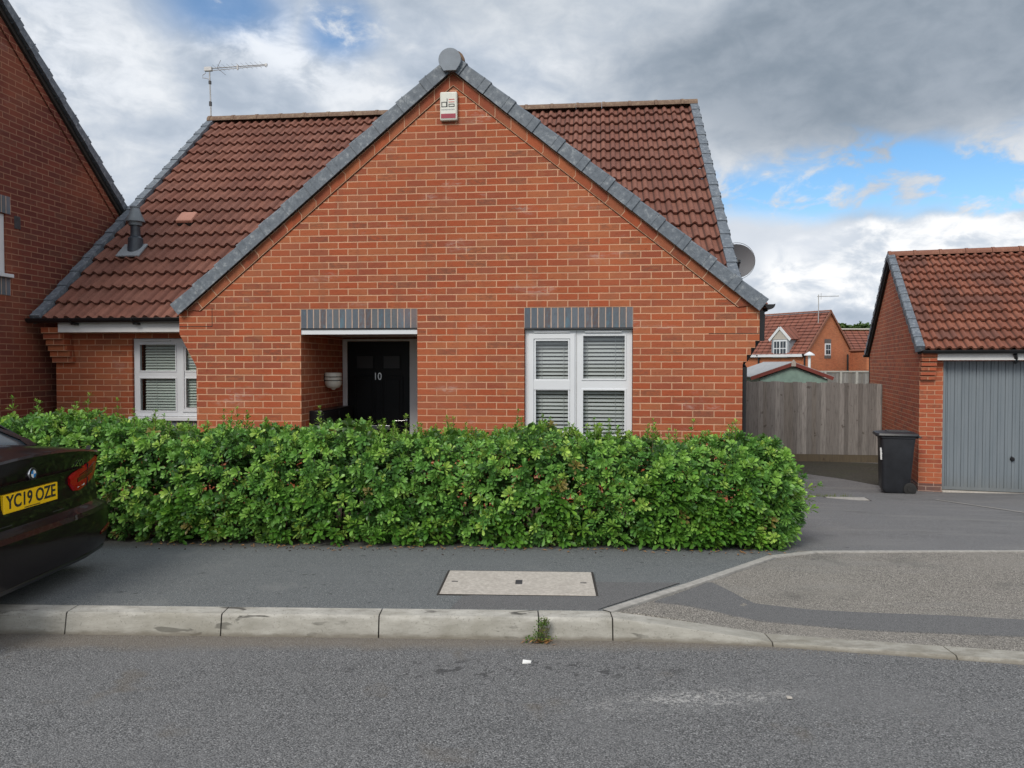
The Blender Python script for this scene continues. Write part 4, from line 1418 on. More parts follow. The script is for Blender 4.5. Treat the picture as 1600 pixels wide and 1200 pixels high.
# ------------------------------------------------------------ left neighbour
NS = -7.05
NH = thing('tall_brick_house', 'tall dark red brick house filling the left edge with a sloping grey verge', 'house', Hw(NS, 0, 0), -TH)
ysl = 0.857
ridge_d = -1.2
rz = 5.878 + (0.326 - ridge_d) * ysl
rear_d = 4.7
mb = MB()
zr = rz - (rear_d - ridge_d) * ysl
fd = -2.2
zf = rz - (ridge_d - fd) * ysl
wp = [(fd, BZ), (rear_d, BZ), (rear_d, zr), (ridge_d, rz), (fd, zf)]
wy0, wy1, wz0, wz1 = -0.78, 0.366, 2.665, 3.405
mb.prism_x(wp, 0, -0.25, [[(wy0, wz0), (wy1, wz0), (wy1, wz1), (wy0, wz1)]])
mb.box(-7, -0.251, fd, fd + 0.25, BZ, zf)
mb.box(-7, -0.251, rear_d - 0.25, rear_d, BZ, zr)
nm = mb
nm.build('wall', 'brick_left', NH)
mb = MB()
a3 = math.atan(ysl)
Un = Vector((0, -math.cos(a3), math.sin(a3)))
Nn = Vector((0, math.sin(a3), math.cos(a3)))
O0 = Vector((0.03, rear_d + 0.15, zr - 0.15 * ysl))
L = (rear_d + 0.15 - ridge_d) / math.cos(a3)
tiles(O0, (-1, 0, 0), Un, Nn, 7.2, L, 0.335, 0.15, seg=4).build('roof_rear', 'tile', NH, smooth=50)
Uf = Vector((0, math.cos(a3), math.sin(a3)))
Nf = Vector((0, -math.sin(a3), math.cos(a3)))
tiles(Vector((-7.17, fd - 0.2, zf - 0.2 * ysl)), (1, 0, 0), Uf, Nf, 7.2, (ridge_d - fd + 0.2) / math.cos(a3), 0.335, 0.15, seg=4).build('roof_front', 'tile', NH, smooth=50)
ridge_tiles((0.05, ridge_d, rz + 0.10), (-7.1, ridge_d, rz + 0.10)).build('ridge_tiles', 'ridge', NH, smooth=40)
verge(O0 + Vector((0.02, 0, 0.02)), Vector((0.05, ridge_d, rz + 0.02)), (1, 0, 0), Nn, 0.335, 0.055, 0.07, -0.03, 0.085, 0.014).build('verge_tiles', 'slate', NH)
verge(Vector((0.05, fd - 0.2, zf - 0.2 * ysl)), Vector((0.05, ridge_d, rz + 0.02)), (1, 0, 0), Nf, 0.335, 0.055, 0.07, -0.03, 0.085, 0.014).build('verge_tiles', 'slate', NH)
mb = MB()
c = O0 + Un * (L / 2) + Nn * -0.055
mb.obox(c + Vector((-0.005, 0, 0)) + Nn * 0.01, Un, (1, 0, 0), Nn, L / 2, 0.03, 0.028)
mb.build('verge_shade_strip', 'shadow_gap', NH)  # dark strip in place of the shade below this verge
mb = MB()
mb.obox(O0 + Un * (L / 2) + Nn * -0.125 + Vector((-0.022, 0, 0)), Un, (1, 0, 0), Nn, L / 2 - 0.1, 0.012, 0.048)
mb.build('raking_course', 'brick_left', NH)
# window seen edge-on at the picture's left
nwf = MB().prism_x([(wy0, wz0), (wy1, wz0), (wy1, wz1), (wy0, wz1)], -0.03, -0.09, [[(wy0 + .07, wz0 + .07), (wy1 - .08, wz0 + .07), (wy1 - .08, wz0 + .35), (wy0 + .07, wz0 + .35)], [(wy0 + .07, wz0 + .42), (wy1 - .08, wz0 + .42), (wy1 - .08, wz1 - .07), (wy0 + .07, wz1 - .07)]]).build('window', 'upvc', NH, bevel=0.004)
MB().box(-0.07, -0.065, wy0 + .06, wy1 - .06, wz0 + .06, wz1 - .06).build('pane', 'pane_blue', nwf)
MB().box(-0.05, 0.05, wy0 - 0.05, wy1 + 0.06, wz0 - 0.045, wz0).build('sill', 'upvc', nwf, bevel=0.006)
for (z0, z1, y1) in ((wz1 + 0.004, wz1 + 0.219, wy1 + 0.07), (wz0 - 0.262, wz0 - 0.047, wy1 + 0.05)):
    mb = MB()
    y0 = y1 - 16 * 0.075
    mb.box(-0.02, 0.006, y0, y1, z0, z1)
    mb.uv = [[(0.008 + (p[2] - z0) / (z1 - z0) * 0.209, p[1] - y0) for p in [mb.v[i] for i in f]] for f in mb.f]
    mb.build('lintel' if z0 > 3 else 'sub_sill', 'blue_brick', NH)
MB().box(-0.02, 0.008, 0.50, 0.60, 3.25, 3.41).build('air_brick', 'iron', NH, bevel=0.004)

# ------------------------------------------------------------ garage
GT = R(17.5)
G = thing('garage', 'detached brick garage with grey up and over door and terracotta tiled roof', 'garage', (6.6885, 12.6, 0), -GT)
GB = -0.62
GE, GR, GD = 1.80, 3.72, 5.72
mb = MB()
mb.prism_x([(0.0, GB), (GD, GB), (GD, GE - .02), (GD / 2, GR - 0.06), (0.0, GE - .02)], 0.0, 0.22)
mb.prism_x([(0.0, GB), (GD, GB), (GD, GE - .02), (GD / 2, GR - 0.06), (0.0, GE - .02)], 3.0, 2.78)
mb.prism(rect(0.2205, 2.7795, GB, GE - .03), 0.0005, 0.22, [rect(0.345, 2.655, GB + .01, 1.60)])
mb.box(0.221, 2.779, GD - 0.22, GD - 0.0005, GB, GE)
mb.build('wall', 'brick_garage', G)
mb = MB()
for i in range(6):
    z1 = 1.735 - 0.075 * i
    mb.box(0.003, 0.222, -0.20 + 0.030 * i, 0.0, z1 - 0.062, z1)
mb.build('corbel', 'brick_garage', G)
mb = MB()
mb.box(-0.004, 0.345, -0.004, 0.10, GB, -0.405)
mb.box(-0.004, 0.0, 0.10, GD, GB, -0.405)
mb.build('plinth', 'dark_brick', G)
ga = math.atan2(GR - GE, GD / 2 + 0.17)
Ug = Vector((0, math.cos(ga), math.sin(ga)))
Ngf = Vector((0, -math.sin(ga), math.cos(ga)))
Lg = (GD / 2 + 0.17) / math.cos(ga)
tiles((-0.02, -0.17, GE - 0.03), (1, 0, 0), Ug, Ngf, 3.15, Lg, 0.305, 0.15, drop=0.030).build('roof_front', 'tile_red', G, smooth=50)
Ugb = Vector((0, -math.cos(ga), math.sin(ga)))
Ngb = Vector((0, math.sin(ga), math.cos(ga)))
tiles((3.13, GD + 0.17, GE - 0.03), (-1, 0, 0), Ugb, Ngb, 3.15, Lg, 0.305, 0.15, seg=4).build('roof_rear', 'tile_red', G, smooth=50)
ridge_tiles((-0.07, GD / 2, GR - 0.005), (3.18, GD / 2, GR - 0.005), 0.115).build('ridge_tiles', 'ridge_red', G, smooth=40)
for (y, Uu, Nn_) in ((-0.17, Ug, Ngf), (GD + 0.17, Ugb, Ngb)):
    verge((-0.035, y, GE - 0.03), (-0.035, GD / 2, GR - 0.03), (-1, 0, 0), Nn_, 0.305, 0.05, 0.07, -0.03, 0.075).build('verge_tiles', 'slate', G)
    verge((3.145, y, GE - 0.03), (3.145, GD / 2, GR - 0.03), (1, 0, 0), Nn_, 0.305, 0.05, 0.07, -0.03, 0.075).build('verge_tiles', 'slate', G)
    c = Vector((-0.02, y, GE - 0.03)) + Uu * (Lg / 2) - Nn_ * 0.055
    MB().obox(c, Uu, (1, 0, 0), Nn_, Lg / 2 - 0.02, 0.03, 0.03).build('verge_shade_strip', 'shadow_gap', G)  # shade under the garage verge, put in as a dark strip
gutter((0.0, -0.225, GE - 0.03), (3.1, -0.225, GE - 0.03), (0, -1, 0)).build('gutter', 'black_plastic', G, smooth=40)
MB().box(0.224, 2.78, -0.165, -0.14, 1.615, 1.745).box(0.224, 2.78, -0.14, -0.001, 1.615, 1.62).build('fascia_board', 'white_dirty', G)
mb = MB().tube([(0.03, GD + 0.10, 1.72), (0.03, GD + 0.10, GB)], 0.034, 8)
mb.build('downpipe', 'black_plastic', G, smooth=40)
mb = MB().tube([(1.30, -0.20, 1.71), (1.345, -0.12, 1.60), (1.35, -0.05, 1.58)], 0.03, 8)
mb.build('downpipe', 'black_plastic', G, smooth=40)
gutter((-0.12, GD + 0.20, GE - 0.03), (3.1, GD + 0.20, GE - 0.03), (0, 1, 0)).build('gutter', 'black_plastic', G, smooth=40)
# up-and-over door with vertical ribs
GX0, GX1, GZ0, GZ1 = 0.353, 2.647, -0.500, 1.60
mb = MB()
xs_ = []
x = GX0 + 0.06
prof = [(GX0, 0.085), (GX0 + 0.05, 0.085), (GX0 + 0.053, 0.075)]
while x < GX1 - 0.10:
    prof += [(x + 0.004, 0.075), (x + 0.008, 0.088), (x + 0.014, 0.088), (x + 0.018, 0.075), (x + 0.050, 0.075), (x + 0.052, 0.079), (x + 0.056, 0.079), (x + 0.058, 0.075), (x + 0.103, 0.075)]
    x += 0.103
prof += [(GX1 - 0.04, 0.075), (GX1 - 0.037, 0.085), (GX1, 0.085)]
for (a, ya), (b, yb) in zip(prof, prof[1:]):
    if b > a:
        mb.face([(a, ya, GZ0 + 0.05), (b, yb, GZ0 + 0.05), (b, yb, GZ1), (a, ya, GZ1)])
mb.box(GX0, GX1, 0.072, 0.095, GZ0, GZ0 + 0.052)
gdoor = mb.build('garage_door', 'garage_grey', G)
MB().box(GX0 - 0.005, GX0 + 0.035, 0.045, 0.10, GZ0, GZ1).build('door_frame', 'garage_grey', G, bevel=0.003)
MB().box(GX1 - 0.035, GX1 + 0.005, 0.045, 0.10, GZ0, GZ1).build('door_frame', 'garage_grey', G, bevel=0.003)
MB().lathe((1.362, 0.075, 0.03), [(0.0, -0.045), (0.020, -0.045), (0.022, -0.02), (0.034, -0.012), (0.036, 0.0)], 16, 'y').box(1.335, 1.352, 0.03, 0.06, 0.035, 0.075).build('handle', 'black_plastic', gdoor, smooth=40)
MB().box(0.345, 2.655, -0.05, 0.12, GB, GZ0 - 0.01).build('threshold', 'cover', G, bevel=0.008)

# ------------------------------------------------------------ fences
fpx, fpy = 7.84, 16.25
FT = R(8)
FN = thing('board_fence', 'weathered grey brown close board fence between the bungalow and garage', 'fence', (fpx, fpy, 0), -FT)


def tint_boards(mbs, colors):
    return mbs


def board_panel(x0, x1, zt0, zt1, zb, name, parent, bw=0.096, pal=((0.195, 0.186, 0.178), (0.22, 0.21, 0.202), (0.165, 0.156, 0.149), (0.25, 0.24, 0.23), (0.19, 0.176, 0.162))):
    mb = MB()
    tint = []
    x = x0
    rr = random.Random(3)
    while x < x1:
        b = min(x1, x + bw * rr.uniform(0.86, 1.12))
        t = (x - x0) / (x1 - x0)
        zt = zt0 + (zt1 - zt0) * t + rr.uniform(-0.012, 0.014)
        w0, w1 = rr.uniform(-0.006, 0.006), rr.uniform(-0.006, 0.006)
        k0 = len(mb.v)
        mb.hexa([(x, -0.010 + w0, zb), (b + 0.012, -0.022 + w0, zb), (b + 0.012, 0.0, zb), (x, 0.0, zb),
                 (x + w1 * .4, -0.010 + w1, zt), (b + 0.012 + w1 * .4, -0.022 + w1, zt), (b + 0.012, 0.0, zt), (x, 0.0, zt)])
        c = pal[rr.randrange(len(pal))]
        k_ = rr.uniform(0.85, 1.25)
        tint += [(c[0] * k_, c[1] * k_, c[2] * k_, 1)] * (len(mb.v) - k0)
        x = b
    return mb.build(name, 'fence', parent, tint=tint)


board_panel(-4.6, 0.02, 1.215, 1.13, -0.38, 'board_panel', FN)
mb = MB().box(-4.6, 0.0, -0.025, 0.01, -0.60, -0.383)
mb.build('gravel_board', 'fence', FN, tint=[(0.12, 0.10, 0.07, 1)] * 24)
for x in (-4.5, -2.3, -0.1):
    MB().box(x - 0.045, x + 0.045, 0.05, 0.14, -0.6, 1.10).build('post', 'twig', FN)
MB().box(-4.6, 0, 0.012, 0.05, 0.2, 0.27).box(-4.6, 0, 0.012, 0.05, 0.85, 0.92).build('rail', 'twig', FN)

F2 = thing('distant_fence', 'far board fence with pale concrete posts beyond the green shed', 'fence', (19.3, 50, 0), 0)
board_panel(-1.2, 5.6, 1.02, 1.02, -0.6, 'board_panel', F2, 0.14)
for i in range(6):
    MB().box(-0.02 + 1.02 * i, 0.12 + 1.02 * i, -0.10, 0.08, -0.6, 1.08).build('post', 'edging', F2)
MB().box(-1.2, 5.6, -0.07, 0.04, 1.02, 1.12).build('capping_rail', 'edging', F2)

# ------------------------------------------------------------ wheelie bin
B = thing('wheelie_bin', 'black wheelie bin with white paint smears beside the garage corner', 'bin', (6.19, 12.36, hgt(6.19, 12.36)), -R(17.5))
B.scale = (0.95, 0.95, 0.99)
bz = 0.0
def loft_box(secs, cx=0):
    mb = MB()
    rings = []
    for (x0, x1, y0, y1, z) in secs:
        c = 0.05
        ring = []
        for (px, py, a0) in ((x1 - c, y1 - c, 0), (x0 + c, y1 - c, 90), (x0 + c, y0 + c, 180), (x1 - c, y0 + c, 270)):
            for k in range(4):
                t = R(a0 + 30 * k)
                ring.append((px + c * math.cos(t), py + c * math.sin(t), z))
        rings.append(ring)
    n = len(rings[0])
    for a, b in zip(rings, rings[1:]):
        for j in range(n):
            mb.face([a[j], a[(j + 1) % n], b[(j + 1) % n], b[j]])
    mb.face(rings[0][::-1])
    mb.face(rings[-1])
    return mb


loft_box([(-0.20, 0.17, -0.19, 0.19, 0.025), (-0.235, 0.20, -0.215, 0.215, 0.10), (-0.255, 0.255, -0.235, 0.235, 0.80), (-0.26, 0.27, -0.24, 0.24, 0.90), (-0.29, 0.28, -0.255, 0.255, 0.91), (-0.29, 0.28, -0.255, 0.255, 0.935)]).build('body', 'bin', B, smooth=35)
lid = loft_box([(-0.325, 0.31, -0.275, 0.275, 0.94), (-0.335, 0.315, -0.285, 0.285, 0.955), (-0.325, 0.31, -0.275, 0.275, 0.985), (-0.20, 0.25, -0.20, 0.20, 1.005)]).build('lid', 'bin', B, smooth=35)
mb = MB().box(-0.15, 0.20, -0.15, -0.04, 1.0, 1.02).box(-0.15, 0.20, 0.04, 0.15, 1.0, 1.02)
mb.build('lid_rib', 'bin', lid, bevel=0.008)
MB().tube([(0.345, -0.20, 0.93), (0.345, 0.20, 0.93)], 0.014, 8).tube([(0.26, -0.2, 0.92), (0.345, -0.2, 0.93)], 0.013, 6).tube([(0.26, 0.2, 0.92), (0.345, 0.2, 0.93)], 0.013, 6).build('handle', 'bin', B)
for y in (-0.245, 0.205):
    MB().lathe((0.19, y, 0.10), [(0.0, 0.0), (0.045, 0.0), (0.05, 0.008), (0.088, 0.008), (0.10, 0.014), (0.10, 0.036), (0.088, 0.042), (0.0, 0.042)], 24, 'y').build('wheel', 'tyre', B, smooth=30)
MB().tube([(0.19, -0.22, 0.10), (0.19, 0.22, 0.10)], 0.012, 8).build('axle', 'iron', B)
mb = MB()
rr = random.Random(4)
z = 0.56
while z < 0.74:
    h_ = rr.uniform(0.02, 0.06)
    xx = -0.222 - 0.045 * z / 0.8
    mb.hexa([(xx - 0.012, -0.226 - 0.014 * z - 0.004, z), (xx + 0.012 + rr.uniform(0, .01), -0.226 - 0.014 * z - 0.004, z), (xx + 0.012, -0.20, z), (xx - 0.012, -0.20, z),
             (xx - 0.014, -0.226 - 0.014 * z - 0.004, z + h_), (xx + 0.006, -0.226 - 0.014 * z - 0.004, z + h_), (xx + 0.012, -0.20, z + h_), (xx - 0.012, -0.20, z + h_)])
    z += h_ * 0.97
mb.build('paint_marks', 'bin_paint', B)

# ------------------------------------------------------------ green shed
SH = thing('garden_shed', 'sage green timber shed with dark red bargeboards and grey felt roof behind the fence', 'shed', (5.60, 18.0, 0), -R(4))
mb = MB()
mb.prism([(0.22, -0.5), (1.75, -0.5), (1.75, 1.20), (0.95, 1.50), (0.22, 1.22)], 0.0, 2.6)
mb.build('wall', 'shed_green', SH)
mb = MB()
for i in range(14):
    mb.box(0.225 + 0.11 * i, 0.229 + 0.11 * i, -0.004, 0.001, -0.5, 1.07)
mb.box(0.22, 1.75, -0.012, 0.001, 1.075, 1.10)
mb.build('board_joints', 'shadow_gap', SH)
for a, b in ((( -0.02, 1.235), (0.95, 1.575)), ((0.95, 1.575), (1.86, 1.235))):
    d = Vector((b[0] - a[0], 0, b[1] - a[1]))
    n = Vector((-d.z, 0, d.x)).normalized()
    c = Vector(((a[0] + b[0]) / 2, 0, (a[1] + b[1]) / 2))
    MB().obox(c + Vector((0, -0.07, -0.02)), d, (0, 1, 0), n, d.length / 2, 0.012, 0.04).build('bargeboard', 'shed_red', SH)
    MB().obox(c + Vector((0, 1.28, 0.02)), d, (0, 1, 0), n, d.length / 2 + 0.02, 1.36, 0.012).build('roof_slope', 'felt', SH)
MB().prism([(0.90, 1.50), (1.0, 1.50), (1.0, 1.60), (0.95, 1.66), (0.90, 1.60)], -0.10, -0.084).build('finial', 'cover', SH)

# ------------------------------------------------------------ distant houses
PH = thing('distant_bungalow', 'bungalow roof just visible behind the satellite dish', 'house', Hw(0, 0, 0), -TH)
MB().prism_x([(15.6, -0.6), (24.0, -0.6), (24.0, 2.2), (19.6, 5.9), (15.6, 2.2)], -0.5, 4.70).build('wall', 'brick_far', PH)
pa = math.atan2(3.8, 4.3)
for (y, U_, N_) in ((15.3, Vector((0, math.cos(pa), math.sin(pa))), Vector((0, -math.sin(pa), math.cos(pa)))), (23.9, Vector((0, -math.cos(pa), math.sin(pa))), Vector((0, math.sin(pa), math.cos(pa))))):
    tiles((-1.2, y, 2.10) if y < 20 else (4.8, y, 2.10), (1, 0, 0) if y < 20 else (-1, 0, 0), U_, N_, 6.0, 4.3 / math.cos(pa), 0.33, 0.3, amp=0.012, seg=3).build('roof', 'tile', PH)
    verge((4.80, y, 2.12), (4.80, 19.6, 5.92), (1, 0, 0), N_, 0.33, 0.05, 0.07, -0.05, 0.07).build('verge_tiles', 'slate', PH)
ridge_tiles((-1.2, 19.6, 5.97), (4.87, 19.6, 5.97), 0.14).build('ridge_tiles', 'cover', PH)

FR_T = R(31.8)     # frame turned the other way
FH = thing('far_dormer_house', 'far orange brick house with white gabled dormer and steep end gable', 'house', (23.0, 60, 0), FR_T)
W2, APZ, EVZ = 5.65, 5.74, 2.55
FL = 11.0
mb = MB()
mb.prism([(0, -0.8), (W2, -0.8), (W2, EVZ), (W2 / 2, APZ), (0, EVZ)], 0, FL, )
mb.build('wall', 'brick_far', FH)
fa = math.atan2(APZ - EVZ, W2 / 2)
Lf = (W2 / 2 + 0.25) / math.cos(fa)
for sg in (-1, 1):
    U_ = Vector((-sg * math.cos(fa), 0, math.sin(fa)))
    N_ = Vector((sg * math.sin(fa), 0, math.cos(fa)))
    ex = -0.25 if sg < 0 else W2 + 0.25
    ez = EVZ - 0.25 * math.tan(fa)
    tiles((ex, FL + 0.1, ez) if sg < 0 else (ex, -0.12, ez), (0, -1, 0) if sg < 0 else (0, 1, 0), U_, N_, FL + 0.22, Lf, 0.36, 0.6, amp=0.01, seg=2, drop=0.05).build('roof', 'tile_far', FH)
    verge((ex, -0.10, ez + 0.03), (W2 / 2, -0.10, APZ + 0.05), (0, -1, 0), N_, 0.5, 0.05, 0.05, -0.10, 0.05).build('verge_tiles', 'ridge_red', FH)
ridge_tiles((W2 / 2, -0.1, APZ + 0.06), (W2 / 2, FL, APZ + 0.06), 0.13, 0.5).build('ridge_tiles', 'ridge_red', FH)
MB().box(-0.30, -0.24, 0.2, FL, EVZ - 0.42, EVZ - 0.20).build('fascia_board', 'upvc', FH)
MB().tube([(-0.30, 0.15, EVZ - 0.2), (-0.08, 0.12, EVZ - 0.5), (-0.08, 0.12, -0.8)], 0.07, 8).build('downpipe', 'black_plastic', FH)
MB().tube([(-0.32, 4.6, EVZ - 0.25), (-0.1, 4.6, EVZ - 0.5), (-0.1, 4.6, -0.8)], 0.07, 8).build('downpipe', 'black_plastic', FH)
MB().tube([(W2 - .6, -0.1, EVZ - 0.2), (W2 - .6, -0.1, -0.8)], 0.07, 8).build('downpipe', 'black_plastic', FH)
fwin = MB().box(2.22, 2.93, -0.05, 0.02, 2.25, 3.20).build('window', 'upvc', FH)
MB().box(2.32, 2.55, -0.07, -0.04, 2.35, 2.68).box(2.61, 2.84, -0.07, -0.04, 2.35, 2.68).box(2.32, 2.55, -0.07, -0.04, 2.74, 3.10).box(2.61, 2.84, -0.07, -0.04, 2.74, 3.10).build('pane', 'dark_glass', fwin)
MB().box(2.17, 2.98, -0.03, 0.02, 3.20, 3.55).build('lintel', 'dark_brick', FH)
MB().box(2.17, 2.98, -0.03, 0.02, 2.0, 2.25).build('sub_sill', 'dark_brick', FH)
# dormer on the long side (faces -x)
dm = MB()
yc, hw_ = 2.42, 0.86
dm.prism_x([(yc - hw_, 2.05), (yc + hw_, 2.05), (yc + hw_, 3.62), (yc, 4.45), (yc - hw_, 3.62)], -0.10, 1.9)
dorm = dm.build('dormer', 'lead', FH)
MB().prism_x([(yc - hw_ + .05, 3.55), (yc + hw_ - .05, 3.55), (yc, 4.35)], -0.135, -0.10).build('dormer_gable', 'cover', dorm)
for sg in (-1, 1):
    a_, b_ = Vector((0, yc + sg * (hw_ + 0.18), 3.47)), Vector((0, yc, 4.50))
    d = b_ - a_
    n = d.cross(Vector((1, 0, 0))).normalized()
    c = (a_ + b_) / 2
    MB().obox(c + Vector((-0.19, 0, 0)), d, (1, 0, 0), n, d.length / 2, 0.03, 0.10).build('bargeboard', 'upvc', dorm)
    MB().obox(c + Vector((0.9, 0, 0.06)), d, (1, 0, 0), n, d.length / 2, 1.1, 0.04).build('dormer_roof', 'tile_far', dorm)
dw = MB().box(-0.20, -0.10, 1.72, 3.02, 2.08, 3.50).build('window', 'upvc', dorm)
mb = MB()
for i, a in enumerate((1.82, 2.10, 2.44, 2.72)):
    for z0, z1 in ((2.22, 2.78), (2.86, 3.38)):
        mb.box(-0.215, -0.20, a, a + 0.22, z0, z1)
mb.build('pane', 'dark_glass', dw)

H2 = thing('far_plain_house', 'far house with plain low brown roof right of the dormer house', 'house', (26.3, 66, 0), R(2))
MB().prism([(-1.0, -0.8), (9, -0.8), (9, 2.0), (-1.0, 2.0)], 0.0, 6).build('wall', 'brick_far', H2)
pa2 = math.atan2(2.6, 3.0)
tiles((-1.4, -0.3, 1.7), (1, 0, 0), (0, math.cos(pa2), math.sin(pa2)), (0, -math.sin(pa2), math.cos(pa2)), 10.8, 3.0 / math.cos(pa2) + 0.4, 0.36, 0.6, amp=0.01, seg=2, drop=0.05).build('roof', 'tile_far', H2)
ridge_tiles((-1.4, 2.95, 4.68), (9.4, 2.95, 4.68), 0.12, 0.5).build('ridge_tiles', 'cover', H2)
MB().tube([(3.2, -0.1, 0.85), (3.2, -0.4, 0.9)], 0.05).lathe((3.4, -0.4, 1.3), [(0.0, 0.1), (0.5, 0.0), (0.9, -0.08)], 20, 'y').build('satellite_dish', 'iron', H2)

WG = thing('side_wing', 'low brick wing stepping down at the right of the dormer house', 'outbuilding', (27.0, 58.5, 0), 0)
MB().prism([(0, -0.8), (2.4, -0.8), (2.4, 0.9), (0.1, 2.45), (0, 2.45)], 0, 3).build('wall', 'brick_far', WG)
MB().obox((1.3, 1.5, 1.76), (2.5, 0, -1.75), (0, 1, 0), (1.75, 0, 2.5), 1.55, 1.6, 0.07).build('roof', 'ridge_red', WG)

fl2 = thing('vent_flue', 'white metal flue pipe with a flat cap in front of the far house', 'flue', (19.35, 50.0, -0.6), 0)
MB().tube([(0, 0, 0), (0, 0, 2.75)], 0.085, 10).build('pipe', 'upvc', fl2)
MB().lathe((0, 0, 2.75), [(0.0, 0.22), (0.10, 0.18), (0.33, 0.02), (0.33, -0.04), (0.1, -0.04)], 16).build('cap', 'upvc', fl2)

fa_ = thing('far_aerial', 'thin aerial on the far dormer house gable', 'aerial', (24.45, 61.4, 4.0), 0)
MB().tube([(0, 0, 0), (0, 0, 3.1)], 0.035, 6).build('mast', 'aerial_metal', fa_)
MB().tube([(-0.1, 0, 2.95), (1.7, 0.2, 3.0)], 0.03, 6).tube([(0.2, 0, 2.7), (0.2, 0, 3.2)], 0.02, 5).build('boom', 'aerial_metal', fa_)


# ------------------------------------------------------------ vegetation
def leaves(points, axes, size, n_leaf, tints, length=0.055, width=0.017, droop=0.35, seed=1):
    """rosettes of leaflets; returns verts, faces, colours as numpy arrays"""
    g = np.random.default_rng(seed)
    n = len(points)
    P = np.repeat(points, n_leaf, axis=0)
    Ax = np.repeat(axes, n_leaf, axis=0)
    sz = np.repeat(size, n_leaf) * g.uniform(0.75, 1.2, n * n_leaf)
    T = np.repeat(tints, n_leaf, axis=0) * g.uniform(0.78, 1.22, (n * n_leaf, 1))
    young = (np.tile(np.arange(n_leaf), n) / n_leaf)[:, None] ** 1.5     # inner leaflets are the newest, yellower ones
    T = T * (1 + young * np.array([[0.45, 0.34, 0.30]]))
    ref = np.where(np.abs(Ax[:, 2:3]) < 0.9, np.array([[0, 0, 1.0]]), np.array([[1.0, 0, 0]]))
    e1 = np.cross(Ax, ref)
    e1 /= np.linalg.norm(e1, axis=1, keepdims=True)
    e2 = np.cross(Ax, e1)
    k = np.tile(np.arange(n_leaf), n)
    th = np.repeat(g.uniform(0, 6.28, n), n_leaf) + k * 2.39996 + g.uniform(-0.25, 0.25, n * n_leaf)
    tilt = np.radians(12 + 62 * (1 - k / n_leaf)) * g.uniform(0.8, 1.2, n * n_leaf)   # outer leaves flatter
    rad = e1 * np.cos(th)[:, None] + e2 * np.sin(th)[:, None]
    D = rad * np.sin(tilt)[:, None] + Ax * np.cos(tilt)[:, None]
    Wd = np.cross(D, Ax)
    Wd /= (np.linalg.norm(Wd, axis=1, keepdims=True) + 1e-9)
    Nn = np.cross(Wd, D)
    L = (length * sz)[:, None]
    Wh = (width * sz)[:, None]
    start = P + D * L * 0.10 - Ax * (0.02 * (1 - k / n_leaf))[:, None] * sz[:, None]
    dr = np.array([0, 0, -1.0]) * droop
    def pt(t, w_, up):
        return start + D * L * t + dr * L * t * t + Wd * Wh * w_ + Nn * Wh * up
    V = np.stack([pt(0.0, 0, 0), pt(0.40, -0.62, 0.25), pt(0.42, 0, 0), pt(0.40, 0.62, 0.25), pt(0.80, -1.0, 0.30), pt(0.82, 0, 0), pt(0.80, 1.0, 0.30), pt(1.0, 0, 0.05)], axis=1)
    m_ = V.shape[0]
    base = (np.arange(m_) * 8)[:, None]
    quads = np.array([[0, 2, 1], [0, 3, 2], [1, 2, 5], [1, 5, 4], [2, 3, 6], [2, 6, 5], [4, 5, 7], [5, 6, 7]])
    F = (base[:, :, None] + quads[None]).reshape(-1, 3)
    C = np.repeat(T, 8, axis=0)
    return V.reshape(-1, 3), F, C


def leaf_object(name, V, F, C, mat, parent):
    me = bpy.data.meshes.new(name)
    me.vertices.add(len(V))
    me.vertices.foreach_set('co', V.astype(np.float32).ravel())
    me.loops.add(len(F) * 3)
    me.loops.foreach_set('vertex_index', F.astype(np.int32).ravel())
    me.polygons.add(len(F))
    me.polygons.foreach_set('loop_start', np.arange(len(F), dtype=np.int32) * 3)
    me.polygons.foreach_set('loop_total', np.full(len(F), 3, dtype=np.int32))
    me.update(calc_edges=True)
    ca = me.color_attributes.new('tint', 'FLOAT_COLOR', 'POINT')
    c4 = np.concatenate([np.clip(C, 0, 1), np.ones((len(C), 1))], axis=1)
    ca.data.foreach_set('color', c4.astype(np.float32).ravel())
    me.materials.append(M[mat])
    o = bpy.data.objects.new(name, me)
    COL.objects.link(o)
    o.parent = parent
    return o


HD = thing('hedge', 'long dense bright green leafy evergreen hedge in front of the bungalow', 'hedge', (0, 6.6, 0.07), 0)


def vnoise(a, b, s_=1.0):
    return (np.sin(a * 2.1 * s_ + 1.3) * np.cos(b * 2.7 * s_ + 0.4) + 0.6 * np.sin(a * 5.3 * s_ + b * 3.1 * s_) + 0.4 * np.cos(a * 11.1 * s_ - b * 7.7 * s_)) / 2.0


X0, X1 = -8.5, 2.16
def h_front(x):
    return 6.18 - 0.065 * (x + 1.0)
def h_top(x):
    return 0.885 + 0.05 * np.clip((-3.2 - x) / 0.8, 0, 1) - 0.018 * (x + 1) + 0.035 * np.sin(x * 3.1 + 0.6) + 0.025 * np.sin(x * 7.3)


